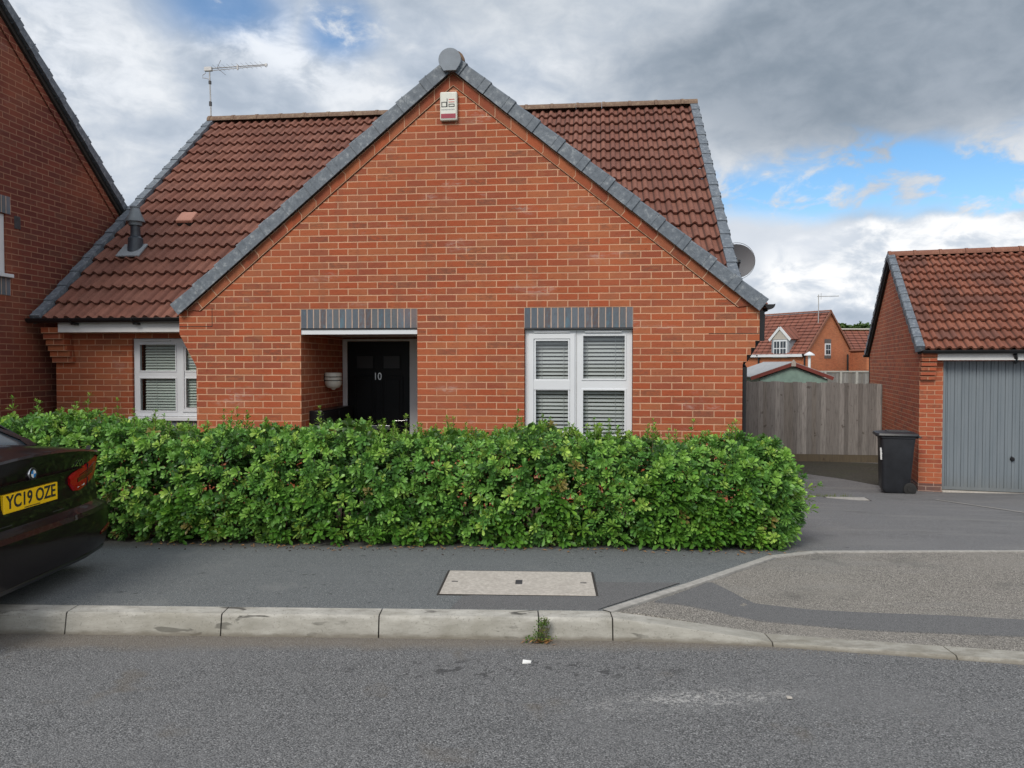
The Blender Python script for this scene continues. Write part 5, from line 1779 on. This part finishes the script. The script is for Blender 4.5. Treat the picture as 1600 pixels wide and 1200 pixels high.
def sample_hedge(n, depth_lo, depth_hi, seed):
    g = np.random.default_rng(seed)
    kind = g.random(n)
    x = g.uniform(X0, X1, n)
    yb = 1.05
    q = g.random(n)
    dep = g.uniform(depth_lo, depth_hi, n) ** 1.0
    nz = vnoise(x, q * 3)
    P = np.zeros((n, 3))
    A = np.zeros((n, 3))
    fr_ = kind < 0.46
    tp = (kind >= 0.46) & (kind < 0.86)
    en = (kind >= 0.86) & (kind < 0.93)
    bk = kind >= 0.93
    ht = h_top(x)
    # front face: bulges a little in the middle, tucks under at the foot
    zz = 0.02 + q * (ht - 0.02)
    bulge = 0.10 * np.sin(np.clip(q, 0, 1) * math.pi) - 0.16 * np.clip(q - 0.75, 0, 1) ** 1.0 * 2 - 0.04 * (q < 0.1)
    nzf = vnoise(x, zz * 1.6, 1.2)
    P[fr_] = np.stack([x, h_front(x) - bulge - 0.055 * nzf + dep, zz + 0.07 + 0 * x], 1)[fr_]
    A[fr_] = [0, -0.75, 0.62]
    # top
    yy = h_front(x) + 0.08 + q * (yb - 0.1)
    nzt = vnoise(x * 1.2, yy * 2.0)
    P[tp] = np.stack([x, yy, ht + 0.05 * nzt - dep + 0.05 - 0.10 * np.abs(q - 0.5) ** 2 * 2], 1)[tp]
    A[tp] = [0, -0.15, 1.0]
    # right end, rounded
    ph = (g.random(n) - 0.5) * 2.4
    ze = q * 0.80
    rr = 0.42 * np.sqrt(np.clip(1 - np.clip((ze - 0.50) / 0.42, 0, 1) ** 2 * 0.75, 0, 1)) * (0.92 + 0.18 * np.sin(ze * 4.5)) - dep + 0.05 * vnoise(ph * 2, ze * 3)
    xe = X1 - 0.24 + rr * np.cos(ph)
    ye = h_front(X1) + 0.46 + rr * 1.25 * np.sin(ph)
    P[en] = np.stack([xe, ye, ze + 0.09], 1)[en]
    A[en] = np.stack([0.8 * np.cos(ph), 0.8 * np.sin(ph), 0.6 + 0 * ph], 1)[en]
    P[bk] = np.stack([x, h_front(x) + yb - dep, zz + 0.07], 1)[bk]
    A[bk] = [0, 0.8, 0.6]
    A += g.normal(0, 0.33, (n, 3))
    A /= np.linalg.norm(A, axis=1, keepdims=True)
    return P, A, g


allV, allF, allC = [], [], []
off = 0
def add_leaves(P, A, g, nl, base_cols, wts, ln, wd, dr, seed, smin=0.8, smax=1.25):
    global off
    ci = g.choice(len(base_cols), len(P), p=wts)
    T = np.array(base_cols)[ci]
    V, F, C = leaves(P, A, g.uniform(smin, smax, len(P)), nl, T, ln, wd, dr, seed)
    allV.append(V)
    allF.append(F + off)
    allC.append(C)
    off += len(V)


GREENS = [(0.150, 0.325, 0.066), (0.095, 0.240, 0.050), (0.210, 0.40, 0.076), (0.31, 0.48, 0.095), (0.055, 0.145, 0.034), (0.20, 0.17, 0.05)]
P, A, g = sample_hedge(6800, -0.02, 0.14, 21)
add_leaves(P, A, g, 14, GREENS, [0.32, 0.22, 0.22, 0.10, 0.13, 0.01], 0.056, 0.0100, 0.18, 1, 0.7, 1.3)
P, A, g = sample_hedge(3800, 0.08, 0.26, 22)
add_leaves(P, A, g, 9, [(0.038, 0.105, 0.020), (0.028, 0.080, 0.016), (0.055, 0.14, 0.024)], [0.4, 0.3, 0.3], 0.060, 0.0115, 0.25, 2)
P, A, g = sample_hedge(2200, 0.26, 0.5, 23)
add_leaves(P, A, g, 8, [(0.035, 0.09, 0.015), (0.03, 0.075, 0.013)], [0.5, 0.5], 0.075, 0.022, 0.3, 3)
# bigger, glossier sprays near the foot and at the right-hand end
g = np.random.default_rng(31)
n = 260
x = np.concatenate([g.uniform(-3, 1.9, 130), g.uniform(1.0, 2.22, 130)])
P = np.stack([x, h_front(x) - 0.02 - 0.05 * g.random(n), 0.07 + 0.05 + 0.42 * g.random(n)], 1)
P[130:, 1] += np.clip(x[130:] - 1.85, 0, 1) * 0.5
P[130:, 2] = 0.14 + 0.55 * g.random(130)
A = np.stack([0.2 + 0.2 * g.normal(size=n), -0.7 + 0.2 * g.normal(size=n), 0.65 + 0.2 * g.random(n)], 1)
A /= np.linalg.norm(A, axis=1, keepdims=True)
add_leaves(P, A, g, 12, [(0.085, 0.215, 0.028), (0.13, 0.28, 0.035), (0.06, 0.17, 0.022)], [0.5, 0.2, 0.3], 0.078, 0.0140, 0.28, 4)
# young shoots standing above the clipped top
stems = MB()
ns = 150
sxp = []
gx = np.random.default_rng(5)
clusters = [(-5.4, .5), (-4.6, .5), (-4.2, .35), (-3.1, .4), (-2.35, .2), (-1.45, .35), (-1.05, .3), (-0.75, .2), (-0.25, .25), (0.1, .3), (0.5, .25), (0.85, .3), (1.25, .3), (1.6, .25), (2.0, .18)]
for i in range(ns):
    cx, wc = clusters[i % len(clusters)]
    x = cx + gx.normal() * wc
    if x > 1.95:
        continue
    y = float(h_front(x)) + gx.uniform(0.25, 0.95)
    hh = gx.uniform(0.06, 0.23) * (0.6 + 0.7 * gx.random())
    z0 = float(h_top(np.array(x)))
    tip = Vector((x + gx.normal() * 0.02, y + gx.normal() * 0.02, z0 + hh))
    stems.tube([(x, y, z0 - 0.12), tip], 0.0028, 4, 0.0018, False)
    for lv in range(3):
        f = 1 - 0.30 * lv
        sxp.append((x + (tip.x - x) * f, y + (tip.y - y) * f, z0 + hh * f, 0.62 + 0.22 * lv))
Ps = np.array(sxp)
g = np.random.default_rng(41)
A = np.stack([0.15 * g.normal(size=len(Ps)), 0.15 * g.normal(size=len(Ps)), np.ones(len(Ps))], 1)
A /= np.linalg.norm(A, axis=1, keepdims=True)
ci = g.choice(3, len(Ps), p=[0.4, 0.35, 0.25])
T = np.array([(0.14, 0.28, 0.035), (0.19, 0.33, 0.045), (0.10, 0.24, 0.03)])[ci]
V, F, C = leaves(Ps[:, :3], A, Ps[:, 3] * g.uniform(0.9, 1.2, len(Ps)), 10, T, 0.055, 0.0095, 0.25, 6)
allV.append(V); allF.append(F + off); allC.append(C); off += len(V)
# a few woody sprays reaching out of the face and the right-hand end
g = np.random.default_rng(52)
sp_ = []
for i in range(46):
    if i < 12:
        b0 = Vector((2.12 + g.uniform(-0.05, 0.12), 6.35 + g.uniform(-0.2, 0.4), 0.07 + g.uniform(0.12, 0.75)))
        d0 = Vector((g.uniform(0.12, 0.30), g.uniform(-0.06, 0.06), g.uniform(-0.02, 0.09)))
    else:
        xx = g.uniform(-3.2, 2.0)
        b0 = Vector((xx, float(h_front(xx)) + 0.02, 0.07 + g.uniform(0.1, 0.8)))
        d0 = Vector((g.uniform(-0.06, 0.06), g.uniform(-0.15, -0.06), g.uniform(0.0, 0.12)))
    stems.tube([b0 - d0 * 0.8, b0, b0 + d0], 0.0035, 5, 0.0022, False)
    for f in (0.35, 0.7, 1.0):
        p_ = b0 + d0 * f
        sp_.append((p_.x, p_.y, p_.z, d0.x, d0.y, d0.z + 0.12))
sp_ = np.array(sp_)
A = sp_[:, 3:6] / np.linalg.norm(sp_[:, 3:6], axis=1, keepdims=True)
T = np.array([(0.16, 0.31, 0.045), (0.11, 0.25, 0.04), (0.22, 0.37, 0.055)])[g.choice(3, len(sp_))]
V, F, C = leaves(sp_[:, :3], A, g.uniform(0.8, 1.2, len(sp_)), 9, T, 0.062, 0.0095, 0.25, 16)
allV.append(V); allF.append(F + off); allC.append(C); off += len(V)
V = np.concatenate(allV)
V[:, 1] -= 6.6
V[:, 2] -= 0.07
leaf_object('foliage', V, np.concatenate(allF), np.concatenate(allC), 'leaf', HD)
for v in range(len(stems.v)):
    a = stems.v[v]
    stems.v[v] = (a[0], a[1] - 6.6, a[2] - 0.07)
rr = random.Random(9)
for i in range(230):
    x = X0 + (X1 - X0) * i / 230 + rr.uniform(-.03, .03)
    y = rr.uniform(-0.15, 0.35)
    p = [Vector((x, y, -0.05))]
    for k in range(4):
        p.append(p[-1] + Vector((rr.uniform(-.09, .09), rr.uniform(-.09, .06), 0.21)))
    stems.tube(p, 0.009, 5, 0.003, False)
stems.build('stems', 'twig', HD)

# fallen leaves along the foot of the hedge
lf = MB()
rr = random.Random(12)
for i in range(130):
    x = rr.uniform(-3.0, 2.1)
    y = 6.12 - 0.065 * (x + 1) + rr.gauss(-0.05, 0.05)
    z = hgt(x, y) + 0.006
    a = rr.uniform(0, 6.28)
    l, w_ = rr.uniform(0.010, 0.026), rr.uniform(0.004, 0.009)
    dx_, dy_ = math.cos(a), math.sin(a)
    lf.face([(x - dx_ * l, y - dy_ * l, z), (x + dy_ * w_, y - dx_ * w_, z + 0.006), (x + dx_ * l, y + dy_ * l, z + 0.002), (x - dy_ * w_, y + dx_ * w_, z + 0.005)])
tag(lf.build('fallen_leaves', 'dead_leaf'), 'dry brown leaf litter scattered along the foot of the hedge', 'leaf litter', kind='stuff')

gr = MB()
rr = random.Random(31)
for i in range(700):
    x = rr.uniform(-3.2, 3.4)
    y = kerb_y(x) - 0.008 - abs(rr.gauss(0, 0.055)) - (0.03 if rr.random() < 0.3 else 0)
    r_ = rr.uniform(0.0010, 0.0034)
    z = 0.002
    gr.face([(x - r_, y - r_, z), (x + r_, y - r_ * 0.8, z), (x + r_ * 0.2, y, z + r_ * 1.5)])
    gr.face([(x + r_, y - r_ * 0.8, z), (x + r_, y + r_, z), (x + r_ * 0.2, y, z + r_ * 1.5)])
    gr.face([(x - r_, y + r_, z), (x - r_, y - r_, z), (x + r_ * 0.2, y, z + r_ * 1.5)])
tag(gr.build('gutter_grit', 'grit'), 'fine pale grit washed along the foot of the kerb', 'grit', kind='stuff')
# scattered debris of twigs and crumbs on the pavement by the hedge
db = MB()
for i in range(60):
    x = rr.gauss(-1.55, 0.5) if i < 34 else rr.uniform(-3, 1.9)
    y = 6.02 - 0.065 * (x + 1) - abs(rr.gauss(0, 0.09))
    z = hgt(x, y) + 0.003
    a, l = rr.uniform(0, 3.14), rr.uniform(0.006, 0.022)
    db.tube([(x, y, z), (x + math.cos(a) * l, y + math.sin(a) * l, z + 0.002)], rr.uniform(0.0015, 0.005), 5)
tag(db.build('hedge_debris', 'soil'), 'dark crumbs and twigs on the pavement beside the hedge', 'debris', kind='stuff')

# weed in the kerb joint
WD = thing('kerb_weed', 'small green weed with dead brown leaves growing at the kerb joint', 'weed', (0.155, 4.25, 0.0), 0)
WD.scale = (0.85, 0.9, 0.8)
g = np.random.default_rng(77)
n = 70
hts = g.uniform(0.01, 0.17, n)
P = np.stack([0.035 * g.normal(size=n) * (1.3 - hts * 5), -0.012 + 0.012 * g.normal(size=n), hts], 1)
P[:, 0] += 0.20 * hts
A = np.stack([0.5 * g.normal(size=n), -0.3 + 0.3 * g.normal(size=n), np.ones(n)], 1)
A /= np.linalg.norm(A, axis=1, keepdims=True)
T = np.array([(0.10, 0.17, 0.03), (0.17, 0.20, 0.04), (0.07, 0.13, 0.03)])[g.choice(3, n)]
V, F, C = leaves(P, A, g.uniform(0.5, 1.0, n), 5, T, 0.030, 0.006, 0.2, 8)
leaf_object('foliage', V, F, C, 'tree_leaf', WD)
mb = MB()
for i in range(10):
    a = random.uniform(-0.03, 0.03)
    mb.tube([(a, -0.01, 0), (a + 0.02, -0.015, 0.07), (a + 0.03 + random.uniform(-.02, .02), -0.015, random.uniform(0.10, 0.19))], 0.0016, 4)
mb.build('stems', 'twig', WD)
mb = MB()
for i in range(26):
    x, y = random.gauss(-0.01, 0.055), -0.02 - abs(random.gauss(0, 0.02))
    a = random.uniform(-0.8, 0.8)
    l, w_ = random.uniform(0.015, 0.032), random.uniform(0.005, 0.010)
    dx_, dy_ = math.cos(a), math.sin(a)
    z = random.uniform(0.006, 0.022)
    mb.face([(x - dx_ * l, y - dy_ * l, z - 0.004), (x + dy_ * w_, y - dx_ * w_, z + 0.006), (x + dx_ * l, y + dy_ * l, z + 0.01), (x - dy_ * w_, y + dx_ * w_, z + 0.003)])
mb.build('dead_leaves', 'dead_leaf', WD)

GT_ = thing('grass_tuft', 'thin grass tuft beside the slab in the driveway', 'grass tuft', (4.40, 10.68, hgt(4.4, 10.68)), 0)
mb = MB()
tint = []
for i in range(90):
    x, y = random.gauss(0, 0.16), random.gauss(0, 0.03)
    hh, ln_ = random.uniform(0.02, 0.07), random.uniform(-0.03, 0.03)
    mb.face([(x - 0.003, y, 0), (x + 0.003, y, 0), (x + ln_, y - 0.01, hh)])
    tint += [(0.16, 0.20, 0.05, 1)] * 3
mb.build('blades', 'tree_leaf', GT_, tint=tint)

# scraps of litter on the road
o = MB().hexa([(-0.022, -0.02, 0), (0.022, -0.014, 0), (0.026, 0.016, 0), (-0.018, 0.018, 0), (-0.022, -0.02, 0.003), (0.022, -0.014, 0.007), (0.026, 0.016, 0.003), (-0.018, 0.018, 0.008)]).build('paper_scrap', 'paper', loc=(0.075, 3.925, 0.012))
tag(o, 'small white paper scrap on the road below the kerb weed', 'litter')
o = MB().hexa([(-0.012, -0.012, 0), (0.012, -0.012, 0), (0.014, 0.012, 0), (-0.010, 0.010, 0), (-0.012, -0.012, 0.004), (0.012, -0.010, 0.006), (0.014, 0.012, 0.003), (-0.010, 0.010, 0.006)]).build('pale_pebble', 'cover', loc=(1.265, 3.47, 0.027), bevel=0.001)
tag(o, 'small pale stone on the road at the end of the white scuff', 'stone')


def tree(name, label, x, y, z0, h, rad, seed, grp=None):
    t = thing(name, label, 'tree', (x, y, z0), 0, grp)
    rr = random.Random(seed)
    mb = MB()
    mb.tube([(0, 0, 0), (0.1, 0, h * 0.35), (0, 0.1, h * 0.7)], 0.28, 8, 0.12)
    for k in range(6):
        a = k * 1.05
        mb.tube([(0, 0, h * (0.35 + 0.05 * k)), (math.cos(a) * rad * 0.6, math.sin(a) * rad * 0.6, h * (0.55 + 0.06 * k))], 0.09, 6, 0.03)
    mb.build('trunk', 'twig', t)
    g = np.random.default_rng(seed)
    n = 900
    d = g.normal(size=(n, 3))
    d /= np.linalg.norm(d, axis=1, keepdims=True)
    r_ = g.random(n) ** 0.4
    lump = 1 + 0.28 * np.sin(d[:, 0] * 5 + seed) * np.cos(d[:, 2] * 6)
    P = d * (r_ * lump)[:, None] * np.array([[rad, rad, rad * 0.8]]) + np.array([[0, 0, h - rad * 0.75]])
    A = d + np.array([[0, 0, 0.5]])
    A /= np.linalg.norm(A, axis=1, keepdims=True)
    T = np.array([(0.055, 0.10, 0.03), (0.04, 0.08, 0.025), (0.075, 0.12, 0.035)])[g.choice(3, n)]
    V, F, C = leaves(P, A, g.uniform(0.7, 1.3, n), 6, T, 0.5, 0.16, 0.2, seed)
    leaf_object('crown', V, F, C, 'tree_leaf', t)


tree('broadleaf_tree', 'small dark tree crown just over the far brown roof, left of two', 38.9, 90, -0.6, 6.4, 1.5, 3, 'far trees over the roof')
tree('broadleaf_tree', 'wider dark tree crown over the far roof, nearer the garage', 41.3, 90, -0.6, 6.7, 2.1, 4, 'far trees over the roof')

# ------------------------------------------------------------ the parked car
CX, CY, CZ_ = -2.80, 4.61, 0.022
CAR = thing('parked_car', 'black saloon car parked half on the pavement with yellow rear plate', 'car', (CX, CY, CZ_), math.pi)
# local frame: +x points to the front?  the thing is turned by 180 deg, so local +x = world -x (car's front), local +y = world -y
# rear outline (x from the tail, z above the ground)
REAR = [(0.12, 0.20), (0.045, 0.235), (0.020, 0.30), (0.004, 0.38), (0.0, 0.46), (0.002, 0.525), (0.018, 0.552), (0.060, 0.566), (0.085, 0.580),
        (0.088, 0.62), (0.092, 0.66), (0.104, 0.70), (0.110, 0.78), (0.100, 0.84), (0.090, 0.88), (0.080, 0.925), (0.066, 0.955), (0.060, 0.972), (0.072, 0.985), (0.13, 0.992)]
DECK = [(0.30, 1.003), (0.50, 1.012), (0.62, 1.015), (1.10, 1.00), (1.8, 0.985), (2.6, 0.975), (3.12, 0.965), (3.30, 0.95), (3.7, 0.90), (4.1, 0.83), (4.38, 0.74), (4.52, 0.66),
        (4.60, 0.54), (4.63, 0.42), (4.61, 0.30), (4.54, 0.22), (4.40, 0.19)]
ARCH = lambda c, r_: [(c + r_ * math.cos(t), 0.31 + r_ * math.sin(t)) for t in [R(-18 + 216 * i / 12) for i in range(13)]]
LOOP = REAR + DECK + [(4.20, 0.19)] + ARCH(3.85, 0.36) + [(3.45, 0.19), (2.4, 0.19), (1.42, 0.19)] + ARCH(1.04, 0.36) + [(0.62, 0.19), (0.30, 0.19)]


def rnd(y):
    return 0.100 * (abs(y) / 0.9) ** 3.6


def car_x(z, y):
    for (x0, z0), (x1, z1) in zip(REAR, REAR[1:]):
        if z0 <= z <= z1 and z1 > z0:
            return x0 + (x1 - x0) * (z - z0) / (z1 - z0) + rnd(y)
    return 0.1 + rnd(y)


def car_pt(p, y, inset):
    x, z = p
    t = (4.63 - x) / 4.63
    # rounding in plan at tail and nose
    xr = x + rnd(y) * max(0, 1 - x / 0.9)
    xr -= 0.42 * (abs(y) / 0.9) ** 3 * max(0, (x - 3.7) / 0.93)
    zz = z
    if z > 0.93:
        zz -= 0.085 * (abs(y) / 0.9) ** 2.2
    cz = 0.55
    if inset:
        if z > 0.60:
            zz -= inset * (z - 0.60) / 0.4
            yy_in = inset * 0.5 * (z - 0.6) / 0.4
        if x < 0.2:
            xr += inset * 0.9
        if x > 4.45:
            xr -= inset * 0.9
        if z < 0.25:
            zz += inset * 0.3
    return xr, zz


rows = []
for y, ins in ([(-0.905, 0.10), (-0.90, 0.055), (-0.875, 0.022)] + [(-0.84 + 1.68 * i / 16, 0.0) for i in range(17)] + [(0.875, 0.022), (0.90, 0.055), (0.905, 0.10)]):
    row = []
    for p in LOOP:
        x, z = car_pt(p, y, ins)
        # tumblehome of the flanks: widest at z 0.6
        fy = y
        if abs(y) > 0.86:
            fy = y * (1 - 0.060 * max(0, (z - 0.62) / 0.35) - 0.03 * max(0, (0.40 - z) / 0.2))
        row.append((x, fy, z))
    rows.append(row)
mb = MB()
nL = len(LOOP)
for a, b in zip(rows, rows[1:]):
    for j in range(nL):
        mb.face([a[j], b[j], b[(j + 1) % nL], a[(j + 1) % nL]])
# flanks as triangulated outlines
for row, flip in ((rows[0], False), (rows[-1], True)):
    tr = tessellate_polygon([[Vector((p[0], p[2], 0)) for p in row]])
    for t in tr:
        q = [row[i] for i in t]
        mb.face(q if flip else q[::-1])
bm_ = bmesh.new()
body = mb.build('body', 'paint', CAR, merge=2e-4, smooth=24)
bpy.data.meshes  # keep
me = body.data
bm_.from_mesh(me)
bmesh.ops.recalc_face_normals(bm_, faces=bm_.faces)
bm_.to_mesh(me)
bm_.free()

# cabin: glass body with painted roof and pillars
def cab(p, t):
    """p=(x,z) outline; t=lateral fraction; half width narrows with height"""
    x, z = p
    hw = 0.80 - 0.22 * max(0, (z - 0.97) / 0.45)
    return (x, hw * t, z - 0.02 * (abs(t) ** 3))


CABO = [(0.56, 0.97), (0.60, 1.012), (0.98, 1.20), (1.30, 1.35), (1.55, 1.405), (1.9, 1.43), (2.3, 1.425), (2.6, 1.385), (3.0, 1.18), (3.36, 0.97)]
mb = MB()
tt = [-1, -0.8, -0.4, 0, 0.4, 0.8, 1]
grid = [[cab(p, t) for t in tt] for p in CABO]
for i in range(len(CABO) - 1):
    for j in range(len(tt) - 1):
        mb.mat('paint' if 3 <= i <= 6 else 'dark_glass')
        mb.face([grid[i][j], grid[i][j + 1], grid[i + 1][j + 1], grid[i + 1][j]][::-1])
mb.mat('dark_glass')
for j, fl in ((0, True), (len(tt) - 1, False)):
    side = [grid[i][j] for i in range(len(CABO))]
    mb.face(side if fl else side[::-1])
mb.build('cabin', None, CAR, merge=1e-4, smooth=30)
for sg in (-1, 1):
    mb = MB()
    edge = [Vector(cab(p, sg * 1.0)) + Vector((0, 0.012 * sg, 0.006)) for p in CABO]
    inn = [Vector(cab(p, sg * 0.88)) + Vector((0, 0, 0.010)) for p in CABO]
    low = [v + Vector((0.05 if i < 4 else -0.02, 0.006 * sg, -0.05)) for i, v in enumerate(edge)]
    for i in range(len(edge) - 1):
        mb.face([edge[i], edge[i + 1], inn[i + 1], inn[i]])
        mb.face([edge[i], low[i], low[i + 1], edge[i + 1]])
    # C and B pillars
    for xa in (0.66, 1.95):
        a, b = Vector((xa, 0.795 * sg, 0.98)), Vector((xa + (0.55 if xa < 1 else 0.08), 0.615 * sg, 1.36))
        mb.obox((a + b) / 2 + Vector((0, 0.012 * sg, 0)), (b - a), (1, 0, 0), (0, sg, 0.4), (b - a).length / 2, 0.055 if xa < 1 else 0.035, 0.006)
    mb.build('window_frame', 'paint', CAR, merge=1e-4, smooth=40)
    # door mirror
    mb = MB().obox((3.0, 0.98 * sg, 1.0), (1, 0, 0), (0, 1, 0), (0, 0, 1), 0.06, 0.10, 0.065)
    mb.build('door_mirror', 'paint', CAR, bevel=0.03)


def patch(poly_rows, offs, name, mat, parent, thick=0.012, label=None, smooth=35):
    """strip on the tail surface: rows of (y, z) pairs (lower, upper) swept across y"""
    mb = MB()
    outer, inner = [], []
    for (y, zl, zu) in poly_rows:
        nz_ = 5
        o_, i_ = [], []
        for k in range(nz_ + 1):
            z = zl + (zu - zl) * k / nz_
            x = car_x(z, y)
            if abs(y) > 0.86:
                x += (abs(y) - 0.86) * 2.2
            yy = y
            o_.append((x - offs - thick * (0.0 if k in (0, nz_) else 1), yy * (1.0 if abs(y) < 0.86 else 1.0), z))
            i_.append((x + 0.03, yy, z))
        outer.append(o_)
        inner.append(i_)
    for a, b, c, d in zip(outer, outer[1:], inner, inner[1:]):
        for k in range(len(a) - 1):
            mb.face([a[k], b[k], b[k + 1], a[k + 1]])
        mb.face([a[0], c[0], d[0], b[0]])
        mb.face([a[-1], b[-1], d[-1], c[-1]])
    for o_, i_ in ((outer[0], inner[0]), (outer[-1], inner[-1])):
        for k in range(len(o_) - 1):
            mb.face([o_[k], o_[k + 1], i_[k + 1], i_[k]])
    ob = mb.build(name, mat, parent, merge=1e-5, smooth=smooth, label=label)
    b_ = bmesh.new()
    b_.from_mesh(ob.data)
    bmesh.ops.recalc_face_normals(b_, faces=b_.faces)
    b_.to_mesh(ob.data)
    b_.free()
    return ob


for sg in (-1, 1):      # local -y is the side towards the hedge
    lamp = patch([(0.41 * sg, 0.735, 0.785), (0.45 * sg, 0.690, 0.805), (0.54 * sg, 0.682, 0.825), (0.66 * sg, 0.700, 0.848), (0.78 * sg, 0.725, 0.875), (0.85 * sg, 0.745, 0.895), (0.885 * sg, 0.765, 0.890)], 0.006, 'tail_light', 'lens', CAR)
    patch([(0.50 * sg, 0.738, 0.768), (0.64 * sg, 0.752, 0.792), (0.76 * sg, 0.772, 0.822)], 0.018, 'light_bar', 'lens_dark', lamp, 0.004)
    patch([(0.53 * sg, 0.776, 0.786), (0.66 * sg, 0.800, 0.811), (0.78 * sg, 0.832, 0.846)], 0.018, 'light_bar', 'lens_dark', lamp, 0.004)
    patch([(0.648 * sg, 0.700, 0.846), (0.654 * sg, 0.701, 0.848)], 0.019, 'lamp_joint', 'ink', lamp, 0.002)
    patch([(0.50 * sg, 0.702, 0.720), (0.60 * sg, 0.708, 0.726)], 0.014, 'reverse_light', 'white_gloss', lamp, 0.003)
    patch([(0.66 * sg, 0.355, 0.375), (0.76 * sg, 0.36, 0.392), (0.85 * sg, 0.37, 0.405)], 0.002, 'reflector', 'lens_dark', CAR, 0.006)
    # shut line between the lid and the wing
    patch([(0.655 * sg, 0.585, 0.97), (0.660 * sg, 0.585, 0.97)], 0.0012, 'shut_line', 'ink', CAR, 0.0)
    patch([(0.655 * sg, 0.587, 0.595), (0.75 * sg, 0.60, 0.608), (0.86 * sg, 0.64, 0.65)], 0.0015, 'shut_line', 'ink', CAR, 0.0)
patch([(-0.64, 0.596, 0.602), (-0.3, 0.596, 0.602), (0.3, 0.596, 0.602), (0.64, 0.596, 0.602)], 0.0015, 'shut_line', 'ink', CAR, 0.0)
patch([(-0.80, 0.228, 0.262), (-0.5, 0.225, 0.262), (0.0, 0.225, 0.262), (0.5, 0.225, 0.262), (0.80, 0.228, 0.262)], 0.004, 'bumper_trim', 'black_plastic', CAR, 0.006)
patch([(-0.56, 0.828, 0.834), (-0.2, 0.828, 0.836), (0.2, 0.828, 0.836), (0.56, 0.828, 0.834)], 0.012, 'handle_strip', 'paint', CAR, 0.012)
# number plate, tilted with the lid
pz, ph_ = 0.725, 0.0555
px_ = car_x(pz, 0) - 0.008
mb = MB().box(px_ - 0.006, px_ + 0.03, -0.26, 0.26, pz - ph_, pz + ph_)
pl = mb.build('number_plate', 'plate', CAR, bevel=0.004)
# seen from behind, the car's left is on the left: local +y is towards the viewer's left
text_mesh('YC19 OZE', 0.108, 'plate_letters', 'ink', pl, (px_ - 0.0068, 0.0, pz + 0.004), (0, -1, 0), (0, 0, 1), 0.0008, bold=0.0022, width=0.475)
mb = MB()
for i in range(14):
    mb.box(px_ - 0.0075, px_ - 0.006, -0.075 + 0.0108 * i, -0.067 + 0.0108 * i, pz - 0.0485, pz - 0.0435)
mb.build('plate_maker_line', 'ink', pl)
# roundel badge
bz_ = 0.868
bx_ = car_x(bz_, 0) - 0.004
bd = MB().lathe((bx_, 0, bz_), [(0.0, -0.006), (0.038, -0.006), (0.041, -0.002), (0.041, 0.01)], 32, 'x').build('badge', 'chrome', CAR, smooth=40)
MB().lathe((bx_, 0, bz_), [(0.0245, -0.0072), (0.037, -0.0072)], 32, 'x').build('badge_ring', 'ink', bd)
for q_, cc in enumerate(('badge_blue', 'white_gloss', 'badge_blue', 'white_gloss')):
    MB().lathe((bx_, 0, bz_), [(0.0, -0.0078), (0.0235, -0.0078)], 8, 'x', math.pi / 2 * q_, math.pi / 2 * (q_ + 1)).build('badge_quarter', cc, bd)
text_mesh('320i', 0.062, 'model_lettering', 'chrome', CAR, (car_x(0.868, 0.47) - 0.004, -0.49, 0.868), (-0.16, -1, 0), (0, 0, 1), 0.002, 1.2, 0.3)
for x in (1.04, 3.85):
    for sg in (-1, 1):
        wh = bpy.data.objects.new('wheel', None)
        COL.objects.link(wh)
        wh.parent = CAR
        wh.location = (x, 0.79 * sg, 0.31)
        MB().lathe((0, 0, 0), [(0.20, -0.10), (0.29, -0.11), (0.315, -0.09), (0.318, 0.0), (0.315, 0.09), (0.29, 0.11), (0.20, 0.10)], 36, 'y').build('tyre', 'tyre', wh, smooth=40)
        mb = MB().lathe((0, 0.085 * sg, 0), [(0.0, 0), (0.05, 0.005), (0.06, 0)], 20, 'y').lathe((0, 0, 0), [(0.185, 0.08 * sg), (0.208, 0.10 * sg)], 32, 'y')
        for k in range(10):
            a = 2 * math.pi * k / 10
            mb.obox((0.115 * math.cos(a), 0.082 * sg, 0.115 * math.sin(a)), (math.cos(a), 0, math.sin(a)), (0, 1, 0), (-math.sin(a), 0, math.cos(a)), 0.08, 0.01, 0.011)
        mb.lathe((0, 0.04 * sg, 0), [(0.0, 0.0), (0.15, 0.0), (0.15, 0.01), (0.0, 0.01)], 20, 'y')
        mb.build('rim', 'rim', wh)
for sg in (-1, 1):
    MB().obox((4.42, 0.62 * sg, 0.66), (1, -0.5 * sg, 0), (0.5 * sg, 1, 0), (0, 0, 1), 0.05, 0.17, 0.055).build('headlight', 'dark_glass', CAR, bevel=0.02)
